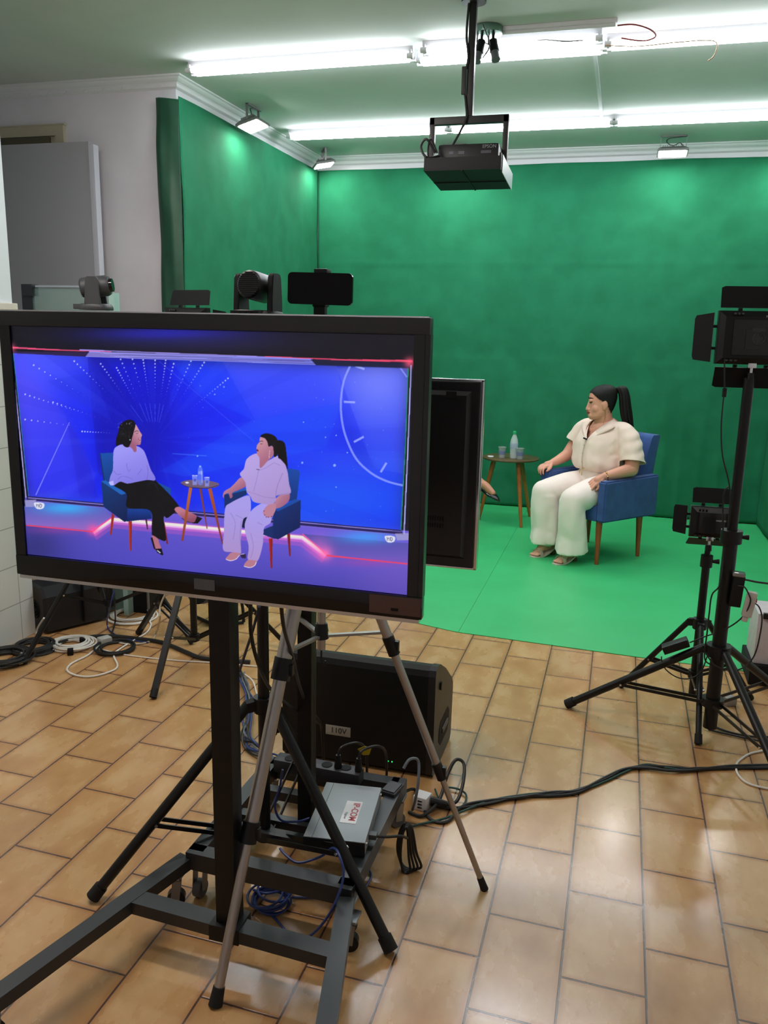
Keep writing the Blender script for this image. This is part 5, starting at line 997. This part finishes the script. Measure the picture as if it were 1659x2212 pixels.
def hand(bm, wr, d, nrm, s=1., curl=(.3, .5, .4), side=1, spread=.05):
    """wr wrist, d pointing direction, nrm back-of-hand normal, side +1 thumb toward d x nrm"""
    d = V(d).normalized(); nrm = (V(nrm) - d*V(nrm).dot(d)).normalized(); x = d.cross(nrm)*side; wr = V(wr)
    limb(bm, [wr - d*.01, wr + d*.045*s], [.023*s, .026*s], 12, 3)
    for k in range(4): limb(bm, [wr + d*.015*s + x*(.012-.010*k)*s, wr + d*.078*s + x*(.027-.0185*k)*s - nrm*.002], [.014*s, .0115*s], 10, 3)
    tips = []
    for k, L in enumerate((.068, .076, .070, .054)):
        b = wr + d*(.080 - (.004 if k == 3 else 0))*s + x*(.028-.0188*k)*s; dd = (d + x*spread*(1.5-k)).normalized(); a = 0.; p = b; P = [b]
        for seg, cu in zip((.44, .31, .25), curl):
            a += cu; p = p + (dd*math.cos(a) - nrm*math.sin(a))*L*s*seg; P.append(p)
        limb(bm, P, [.0092*s, .0083*s, .0076*s, .0062*s], 10, 3); tips.append((p, (dd*math.cos(a) - nrm*math.sin(a)), (dd*math.sin(a) + nrm*math.cos(a))))
    P = [wr + d*.018*s + x*.018*s, wr + d*.048*s + x*.040*s - nrm*.012, wr + d*.075*s + x*.046*s - nrm*.022, wr + d*.095*s + x*.044*s - nrm*.028]
    limb(bm, P, [.014*s, .0115*s, .0095*s, .0072*s], 10, 3); tips.append((P[-1], (P[-1]-P[-2]).normalized(), x))
    return tips
def foot(bm, ank, toe, s=1., toes=True):
    a, tp = V(ank), V(toe); d = (tp - a); d.z = 0; d.normalize(); x = d.cross(V((0, 0, 1)))
    heel = a - d*.045 + V((0, 0, -.045)); limb(bm, [a, a - d*.02 + V((0, 0, -.03)), heel], [.034, .034, .028], 12, 3)
    limb(bm, [a, a + d*.05 + V((0, 0, -.032)), tp - d*.06 + V((0, 0, .010))], [.034, .034, .024], 12, 4); ball(bm, tp - d*.055 + V((0, 0, .004)), .03, (1.25, 1.25, .6)); ball(bm, heel + d*.06, .027, (1, 1, .8))
    if toes:
        for k in range(5): limb(bm, [tp - d*.05 + x*(.024-.0125*k), tp - d*(.010 + .005*abs(k-.6)) + x*(.026-.0135*k) - V((0, 0, .004))], [.0095, .0085 if k else .0105], 8, 3)
# ---- woman in cream (frame of the armchair: x her right, y forward)
LOC = V((CC[0], CC[1], .004)); t = thing('person', 'woman in cream short sleeved blouse and wide trousers, dark ponytail, seated on the blue armchair', 'person', tuple(LOC), CH_ROT)
bm = BM(); HC = V((.0, .01, 1.120)); HR = M.Rotation(-math.radians(40), 3, 'Z') @ M.Rotation(-.12, 3, 'X')
head_shape(bm, HC, HR, 1.0)
limb(bm, [(0, -.05, .90), (0, -.02, .98), (.0, .005, 1.08)], [.085, .066, .064], 18, 4); ball(bm, (.03, .05, 1.025), .045, (1, 1, .7))
limb(bm, [(0, -.06, .50), (0, -.06, .62), (0, -.05, .78), (0, -.05, .90)], [.15, .145, .15, .12], 20, 4)
ball(bm, (0, -.03, .915), .115, (1.25, .85, .55))
SL = [(-.185, -.05, .915), (-.26, -.05, .79), (-.288, -.015, .672)]; SRr = [(.185, -.05, .915), (.255, -.035, .80), (.285, .01, .71)]
for sh in (SL, SRr): limb(bm, sh, [.052, .054, .05], 16, 5)
limb(bm, [SL[-1], (-.27, .12, .652), (-.238, .205, .632)], [.05, .038, .026], 14, 5); limb(bm, [SRr[-1], (.285, .10, .675), (.285, .185, .652)], [.047, .038, .026], 14, 5)
tl = hand(bm, (-.236, .21, .632), (.50, .70, -.62), (-.25, .55, .80), 1.0, (.25, .3, .25), -1, .09)
tr = hand(bm, (.285, .19, .652), (.04, .95, -.22), (0, .2, 1), 1.0, (.35, .75, .5), -1, .06)
for s, kn in ((-1, (-.125, .375, .455)), (1, (.140, .38, .465))):
    limb(bm, [(s*.10, -.06, .49), (s*.12, .16, .485), kn], [.105, .09, .07], 16, 4); limb(bm, [kn, (kn[0]*.95, .36, .28), (kn[0]*.9, .345, .105)], [.068, .056, .036], 14, 4)
foot(bm, (-.108, .345, .10), (-.100, .485, .022)); foot(bm, (.126, .345, .10), (.128, .490, .022))
body = obj('body', remesh(bm, .0042, 3), SKIN, t, False, angle=180)
# nails
for p, d, n_ in tl + tr: bm = BM(); ball(bm, p + d*.004 + n_*.0035, .0062, (.8, 1.1, .45), 8, V((0, 1, 0)).rotation_difference(d).to_matrix()); obj('fingernail', bm, NAIL, body, False)
w = lambda x, y, z: HC + HR @ V((x, y, z))
bm = BM(); limb(bm, [w(-.022, .096, -.060), w(-.009, .1075, -.0565), w(0, .108, -.058), w(.009, .1075, -.0565), w(.022, .096, -.060)], [.003, .0048, .0045, .0048, .003], 8, 3); limb(bm, [w(-.020, .096, -.064), w(0, .1075, -.0685), w(.020, .096, -.064)], [.003, .0055, .003], 8, 4); obj('lips', bm, LIP, body, False)
for s in (-1, 1):
    bm = BM(); bm2 = BM(); limb(bm, [w(s*.013, .0905, .040), w(s*.031, .0870, .045), w(s*.054, .0680, .040)], [.0028, .0032, .0016], 8, 3); limb(bm2, [w(s*.017, .0905, .013), w(s*.031, .0885, .009), w(s*.047, .0760, .013)], [.0022, .003, .0022], 8, 3)
    obj('eyebrow', bm, HAIR, body, False); obj('eyelashes', bm2, MATTE, body, False)
# trousers
def noisy(bm, amp, sc, seed=0., keep=None):
    bm.normal_update()
    for v in bm.verts:
        a = amp if keep is None else amp*keep(v.co); q = v.co*sc + V((seed, seed*2, 0))
        v.co += v.normal*a*(noise.noise(q) + .6*noise.noise(q*2.3))
bm = BM(); limb(bm, [(0, -.07, .50), (0, -.055, .58), (0, -.04, .665)], [.168, .172, .158], 24, 5)
for s, kn in ((-1, (-.128, .385, .462)), (1, (.145, .39, .474))):
    limb(bm, [(s*.10, -.05, .50), (s*.125, .18, .492), kn], [.122, .112, .088], 20, 5)
    limb(bm, [kn, (kn[0], .395, .36), (kn[0]*.97, .37, .22), (kn[0]*.93, .355, .165)], [.088, .088, .098, .104], 20, 5)
for s, cx, zb in ((-1, -.121, .078), (1, .136, .100)):   # wide flared legs down to the hem
    rings = []
    for k in range(13):
        f = k/12; z = .46 + (zb - .46)*f; rx, ry = .088 + .022*f, .090 + .034*f*f
        rings.append([V((q.x, q.y, z)) + V((.006*math.sin(5*i*2*PI/40 + s)*f, .010*math.sin(4*i*2*PI/40 + 1)*f, .006*math.sin(2*i*2*PI/40)*f)) for i, q in enumerate(ell((cx, .385 - .028*min(1, f*1.6), 0), rx, ry, 40))])
    loft(bm, rings)
bm2 = remesh(bm, .009, 5)
bmesh.ops.triangulate(bm2, faces=[f for f in bm2.faces if len(f.verts) > 4])
def wr_(co): return .35 + 1.0*max(0, 1-abs(co.y-.30)/.12)*max(0, 1-abs(co.z-.48)/.15) + (.8 if co.z < .4 and co.y > .25 else 0)
noisy(bm2, .0032, 8, 3., wr_)
for v in bm2.verts:
    if v.co.z < .42 and v.co.y > .2: g_ = min(1, (.42-v.co.z)/.12); v.co += V((.0035*math.sin(v.co.y*48 + v.co.z*3), .004*math.sin(v.co.x*58 + v.co.z*3), 0))*g_
o = obj('trousers', bm2, CREAM2, t, False, angle=75); sd = o.modifiers.new('s', 'SOLIDIFY'); sd.thickness = .003
# blouse
bm = BM(); rings = []
for z, rx, ry, yc in ((.635, .178, .165, -.035), (.66, .200, .185, -.028), (.70, .207, .188, -.026), (.76, .200, .178, -.030), (.83, .196, .168, -.030), (.89, .185, .145, -.035), (.935, .160, .112, -.042), (.968, .115, .085, -.045), (.992, .080, .070, -.04)):
    rings.append([V((q.x, q.y, z)) for q in ell((0, yc, 0), rx, ry, 36, p=2.25)])
loft(bm, rings); ball(bm, (-.165, -.06, .70), .085, (.9, 1.1, 1.1)); ball(bm, (.16, -.05, .70), .08, (.9, 1.1, 1.1))
for s, sh in ((-1, SL), (1, SRr)):
    a, b_, c_ = [V(q) for q in sh]; e = b_ + (c_-b_)*(.60 if s < 0 else .12); e2 = e + (e - a).normalized()*.03
    limb(bm, [a + V((-s*.06, .005, .012)), a + V((-s*.005, 0, -.004)), b_.lerp(a, .45), e, e2], [.066, .074, .080, .086, .088], 20, 5)
bm2 = remesh(bm, .009, 10)
# open neckline: a V down the chest, sleeves open at the cuff
cut = []
for s, sh in ((-1, SL), (1, SRr)):
    b_, c_ = V(sh[1]), V(sh[2]); d = (c_-b_).normalized(); e = b_ + (c_-b_)*(.60 if s < 0 else .12)
    fs = [f for f in bm2.faces if f.calc_center_median().x*s > .205 and (f.calc_center_median()-e).length < .14]
    bmesh.ops.bisect_plane(bm2, geom=fs + list({x for f in fs for x in f.edges}) + list({x for f in fs for x in f.verts}), plane_co=e, plane_no=d, dist=1e-5)
for sg in (-1, 1):
    fs = [f for f in bm2.faces if f.calc_center_median().y > -.02 and f.calc_center_median().z > .83]
    bmesh.ops.bisect_plane(bm2, geom=fs + list({x for f in fs for x in f.edges}) + list({x for f in fs for x in f.verts}), plane_co=(.012, 0, .855), plane_no=V((1, 0, -.62*sg)).normalized(), dist=1e-5)
for f in bm2.faces:
    q = f.calc_center_median(); xx = q.x - .012
    if q.y > -.005 and q.z > .855 and abs(xx) < (q.z - .855)*.62: cut.append(f)
    elif q.z > .965 and abs(q.x) < .075: cut.append(f)
    else:
        for s, sh in ((-1, SL), (1, SRr)):
            b_, c_ = V(sh[1]), V(sh[2]); d = (c_-b_).normalized(); e = b_ + (c_-b_)*(.60 if s < 0 else .12)
            if (q - e).dot(d) > 0 and (q - e - d*(q-e).dot(d)).length < .11 and q.x*s > .226: cut.append(f)
bmesh.ops.delete(bm2, geom=cut, context='FACES')
noisy(bm2, .0075, 7, 1., lambda co: .6 + .9*max(0, 1-abs(co.z-.68)/.09))
for v in bm2.verts:
    f_ = max(0, min(1, (.86-v.co.z)/.15)); v.co += V((v.co.x, v.co.y+.03, 0)).normalized()*.006*f_*math.sin(math.atan2(v.co.y+.03, v.co.x)*15 + 3*noise.noise(v.co*7))
for v in bm2.verts:
    if abs(v.co.x) > .16 and v.co.z > .70: v.co += V((.003*math.sin(v.co.z*90+v.co.y*30), 0, 0))
bm2.normal_update()
for v in bm2.verts:                                  # drop-shoulder seam and gathered folds below it
    if .66 < v.co.z < .955 and v.co.y > -.12:
        k_ = abs(v.co.x) - (.200 - .16*(v.co.z - .74)); v.co -= v.normal*.007*math.exp(-(k_/.007)**2)
        if k_ > .012: v.co += v.normal*.0012*math.sin(v.co.z*60 + v.co.x*60)
o = obj('blouse', bm2, CREAM, t, False, angle=75); sd = o.modifiers.new('s', 'SOLIDIFY'); sd.thickness = .004; sd.offset = 1
bm = BM()                                            # open camp collar lying over the shoulders
for s in (-1, 1):
    pts = [V((.012, .128, .852)), V((.012 + s*.055, .085, .93)), V((s*.072, .02, .985)), V((s*.06, -.06, 1.005)), V((0, -.085, 1.012))]
    out = [V((.012 + s*.012, .128, .852)), V((s*.105, .085, .915)), V((s*.145, .03, .952)), V((s*.10, -.075, .965)), V((0, -.105, .972))]
    A = spline(pts, 5); B = spline(out, 5)
    for i in range(len(A)-1): quad(bm, A[i], A[i+1], B[i+1] + V((0, .004, .006)), B[i] + V((0, .004, .006)))
bmesh.ops.remove_doubles(bm, verts=bm.verts, dist=.0005)
o = obj('collar', bm, CREAM, t, False); sd = o.modifiers.new('s', 'SOLIDIFY'); sd.thickness = .004
bm = BM(); tube(bm, spline([(.012, .140, .855), (.012, .155, .80), (.012, .165, .73), (.012, .155, .655)]), .003, 6)
for z, y in ((.82, .152), (.76, .163), (.70, .165)): ball(bm, (.012, y, z), .006, (1, .6, 1), 10)
obj('button_placket', bm, mat('cream_button', 'b7a998', .5), t, False)
bm = BM(); cone(bm, (.0, .142, .862), (.035, .138, .866), .0055); obj('lapel_microphone', bm, MATTE, t, False)
bm = BM(); tube(bm, spline([(.0, .15, .655), (.004, .165, .63), (-.002, .17, .60)]), .003); tube(bm, spline([(.01, .15, .655), (.022, .165, .635), (.02, .172, .615)]), .003); obj('waist_tie', bm, mat('tie_gold', 'b9a06a', .5), t, False)
# hair: cap swept back into a high ponytail
bm = BM(); G = []; n = 120
HRINGS = ((-.085, .058, .060, .012), (-.065, .066, .076, .006), (-.035, .074, .086, .0), (0, .079, .096, -.004), (.035, .081, .101, -.007), (.07, .078, .098, -.010), (.098, .064, .082, -.014), (.118, .038, .052, -.018), (.128, .006, .008, -.02))
rows = []
for A_, B_ in ((spline([(h[0], h[1], h[2]) for h in HRINGS], 9), spline([(h[3], 0, 0) for h in HRINGS], 9)),): rows = [(p.x, max(.004, p.y), max(.005, p.z), q.x) for p, q in zip(A_, B_)]
for z, rx, ry, yc in rows:
    ring = []
    for i, q in enumerate(ell((0, 0, 0), rx, ry, n, p=2.15)):
        g = 1 + .010*math.sin(i*4.2 + z*30); ring.append(bm.verts.new(w(q.x*g, q.y*g + yc, z)))
    G.append(ring)
def hairline(z):
    ks = ((-.09, -.06), (-.06, -.045), (-.03, -.030), (-.012, -.028), (.012, .012), (.03, .036), (.055, .060), (.075, .074), (.09, .12), (.2, .2))
    for (z0, y0), (z1, y1) in zip(ks, ks[1:]):
        if z <= z1: return y0 + (y1-y0)*max(0, (z-z0)/(z1-z0))
    return .2
HI = HR.inverted()
for A_, B_, (z, *_r) in zip(G, G[1:], rows):
    for i in range(n):
        q = (A_[i], A_[(i+1) % n], B_[(i+1) % n], B_[i]); cc_ = HI @ (sum((v.co for v in q), V())/4 - HC)
        if cc_.y < hairline(cc_.z): bm.faces.new(q)
bmesh.ops.delete(bm, geom=[v for v in bm.verts if not v.link_faces], context='VERTS')
for _k in range(14): bmesh.ops.smooth_vert(bm, verts=[v for v in bm.verts if v.is_boundary], factor=.5, use_axis_x=True, use_axis_y=True, use_axis_z=True)
hr = obj('hair', bm, HAIR, t, False, angle=180); sd = hr.modifiers.new('s', 'SOLIDIFY'); sd.thickness = .009; sd.offset = -1
pb = w(0, -.112, .075); bm = BM(); torus(bm, pb, .018, .006, (HR @ V((0, -1, .4))), 16, 6); obj('hair_tie', bm, MATTE, hr, False)
bm = BM(); rg = random.Random(8)
for k in range(16):
    ox, oy = rg.uniform(-.034, .034), rg.uniform(-.02, .02)
    P = [pb + HR @ V((ox*.2, .005, -.005)), pb + HR @ V((ox*.6, -.022+oy, .014)), pb + HR @ V((ox, -.040+oy, -.03)), pb + HR @ V((ox*1.2, -.046+oy*1.3, -.13)), pb + HR @ V((ox*1.1, -.060+oy*1.5, -.235)), pb + HR @ V((ox*.3+.012, -.098+oy*.6, -.335 + rg.uniform(-.03, .02)))]
    tube(bm, spline(P, 6), [.010 + .010*math.sin(PI*min(1, i/26)) - .008*max(0, (i-20)/10) for i in range(31)], 8)
obj('ponytail', bm, HAIR, hr, False, angle=180)
bm = BM(); e = w(-.086, -.004, -.052); tube(bm, spline([e, e + V((-.004, .004, -.05)), e + V((-.002, .006, -.10))]), .0014, 6); tube(bm, spline([e + V((0, -.006, 0)), e + V((0, -.012, -.05)), e + V((.002, -.012, -.085))]), .0012, 6); ball(bm, e, .004, seg=8); obj('earring', bm, GOLD, t, False)
bm = BM(); torus(bm, (-.245, .188, .636), .029, .0032, (.5, .75, -.25), 24, 6); 
for k in range(6): a_ = 2*PI*k/6; x_, y_, d_ = basis((.5, .75, -.25)); ball(bm, V((-.245, .188, .636)) + (x_*math.cos(a_) + y_*math.sin(a_))*.029, .0055, seg=8)
obj('bracelet', bm, GOLD, t, False)
bm = BM(); tube(bm, spline([(-.055, .035, .985), (-.02, .082, .955), (.012, .095, .945), (.04, .085, .958), (.06, .04, .985)]), .0012, 6); obj('necklace', bm, GOLD, t, False)
for s, x in ((-1, -.100), (1, .128)):               # clear strap sandals on block heels
    bm = BM(); rings = []
    for f in np.linspace(0, 1, 10):
        y = .268 + f*.226; z = .058 - .050*min(1, max(0, (f-.15)/.5))**.8; wd_ = .030 + .013*math.sin(PI*min(1, f*1.05)); wd_ = wd_ if f < .98 else .022
        rings.append([(x - s*.008*(1-f) - wd_, y, z), (x - s*.008*(1-f) + wd_, y, z), (x - s*.008*(1-f) + wd_, y, max(.0005, z-.009)), (x - s*.008*(1-f) - wd_, y, max(.0005, z-.009))])
    loft(bm, rings); sn = obj('sandal_sole', bm, mat('cream_sole', 'cfc0b4', .5), t, False)
    bm = BM(); cone(bm, (x-s*.008, .285, .052), (x-s*.008, .285, .0005), .024, .019, 16); obj('heel', bm, mat('brown_heel', '6b4232', .4), sn, False)
    bm = BM(); rings = []
    for f in np.linspace(0, 1, 9): a_ = PI*f; rings.append([(x + .047*math.cos(a_), .435+d_, .012 + .050*math.sin(a_)) for d_ in (-.014, .014)] + [(x + .044*math.cos(a_), .435+d_, .012 + .047*math.sin(a_)) for d_ in (.014, -.014)])
    loft(bm, rings); obj('strap', bm, mat('clear_strap', 'e8d8d0', .1, alpha=.35), sn, False)
# ---- second woman, mostly hidden behind the televisions
t = thing('person', 'woman in white blouse and black trousers behind the televisions, black pump beyond the screen edge', 'person', (C2[0], C2[1], .004), CH2)
TB = mat('black_trouser', '0b0c10', .8); WB = mat('white_blouse', 'd6d6dc', .8)
bm = BM(); HC2 = V((0, .0, 1.12)); HR2 = M.Rotation(.35, 3, 'Z'); head_shape(bm, HC2, HR2)
limb(bm, [(0, -.06, .92), (0, -.03, 1.0), (0, -.01, 1.07)], [.075, .052, .05], 16, 4); limb(bm, [(0, -.07, .50), (0, -.07, .65), (0, -.06, .92)], [.13, .115, .11], 18, 4)
A1 = [(-.17, -.07, .93), (-.24, -.06, .80), (-.27, .0, .68), (-.20, .17, .66)]; A2 = [(.17, -.07, .93), (.24, -.06, .80), (.26, .0, .68), (.12, .17, .62)]
for A_ in (A1, A2): limb(bm, A_, [.05, .044, .04, .025], 14, 5)
hand(bm, A1[-1], (.3, .9, -.25), (-.1, .2, 1), .95, (.3, .5, .4), -1); hand(bm, A2[-1], (-.5, .8, -.2), (.1, .2, 1), .95, (.3, .5, .4), 1)
kl = (-.10, .40, .46); limb(bm, [(-.09, -.06, .49), kl], [.09, .062], 16, 4); limb(bm, [kl, (-.09, .40, .10)], [.06, .034], 14, 4)
kr = (-.03, .42, .58); ank = (-.075, .745, .452); limb(bm, [(.09, -.06, .51), (.06, .2, .57), kr], [.10, .085, .062], 16, 4); limb(bm, [kr, (-.055, .60, .515), ank], [.06, .052, .034], 14, 4)
foot(bm, (-.09, .40, .10), (-.09, .55, .022), 1, False)
d_ = V((.02, .93, -.36)).normalized(); a_ = V(ank); limb(bm, [a_, a_ + d_*.06 + V((0, 0, .004)), a_ + d_*.13 + V((0, 0, -.012))], [.034, .031, .024], 12, 4); limb(bm, [a_, a_ + V((.0, -.022, -.040))], [.033, .026], 12, 3)
limb(bm, [a_ + V((0, -.015, -.04)), a_ + d_*.09 + V((0, 0, -.026))], [.025, .024], 12, 3)
body2 = obj('body', remesh(bm, .0055, 3), SKIN2, t, False, angle=180)
bm = BM(); limb(bm, [(0, -.07, .64), (0, -.06, .78), (0, -.06, .93)], [.16, .155, .12], 22, 4); ball(bm, (0, -.06, .93), .11, (1.5, .8, .6))
for A_ in (A1, A2): limb(bm, A_[:3] + [V(A_[2]).lerp(V(A_[3]), .85)], [.066, .062, .058, .045], 16, 5)
bm = remesh(bm, .012, 5); noisy(bm, .008, 10); obj('blouse', bm, WB, t, False, angle=180)
bm = BM(); limb(bm, [(0, -.07, .50), (0, -.06, .66)], [.15, .145], 20, 4)
limb(bm, [(-.09, -.05, .50), (-.11, .2, .49), (-.10, .41, .46)], [.105, .09, .075], 18, 4); limb(bm, [(-.10, .41, .46), (-.095, .41, .30), (-.09, .40, .16)], [.075, .08, .095], 18, 4)
limb(bm, [(.09, -.05, .52), (.06, .2, .585), (-.03, .43, .59)], [.11, .095, .078], 18, 4); limb(bm, [(-.03, .43, .59), (-.05, .56, .53), (-.066, .66, .485)], [.078, .076, .078], 18, 4)
bm = remesh(bm, .012, 5); noisy(bm, .006, 10); obj('trousers', bm, TB, t, False, angle=180)
PUMP = mat('black_patent', '08080a', .12)
def pump(base, d, up):
    base, d, up = V(base), V(d).normalized(), V(up).normalized(); up = (up - d*up.dot(d)).normalized(); x = d.cross(up); bm = BM(); rings = []
    for f, wx, h0, h1 in ((-.10, .012, -.004, .048), (-.08, .026, -.008, .05), (-.02, .031, -.012, .034), (.03, .036, -.014, .018), (.07, .040, -.014, .016), (.09, .039, -.013, .026), (.12, .028, -.012, .018), (.15, .010, -.010, .004), (.158, .003, -.008, -.003)):
        rings.append([base + d*f + x*wx*math.cos(q) + up*((h0+h1)/2 + (h1-h0)/2*math.sin(q)) for q in (2*PI*i/16 for i in range(16))])
    loft(bm, rings); cone(bm, base - d*.085 - up*.008, base - d*.085 - up*.055, .010, .006, 10); return bm
obj('shoe', pump(V(ank) + V((0, .045, -.058)), d_ + V((0, 0, .06)), (0, .3, 1)), PUMP, t, False)
obj('shoe', pump((-.09, .45, .018), (0, 1, -.02), (0, 0, 1)), PUMP, t, False)
bm = BM(); rg = random.Random(4)
for k in range(150):
    th = rg.uniform(0, 2*PI); ph = rg.uniform(-.9, 1.5); v = V((math.cos(th)*math.cos(ph)*.095, math.sin(th)*math.cos(ph)*.10 - .03, math.sin(ph)*.12 + .01))
    if v.y > .04 and v.z < .075: continue
    c_ = HC2 + HR2 @ v; r_ = rg.uniform(.012, .022); tube(bm, [c_ + V((r_*math.cos(5*i*.3), r_*math.sin(5*i*.3), -.006*i + .02)) for i in range(9)], .007, 6)
ball(bm, HC2 + HR2 @ V((0, -.028, .012)), .1, (.9, .95, 1.15)); ball(bm, HC2 + HR2 @ V((0, .004, .072)), .078, (1.0, 1.05, .78)); obj('curly_hair', bm, HAIR, t, False, angle=180)
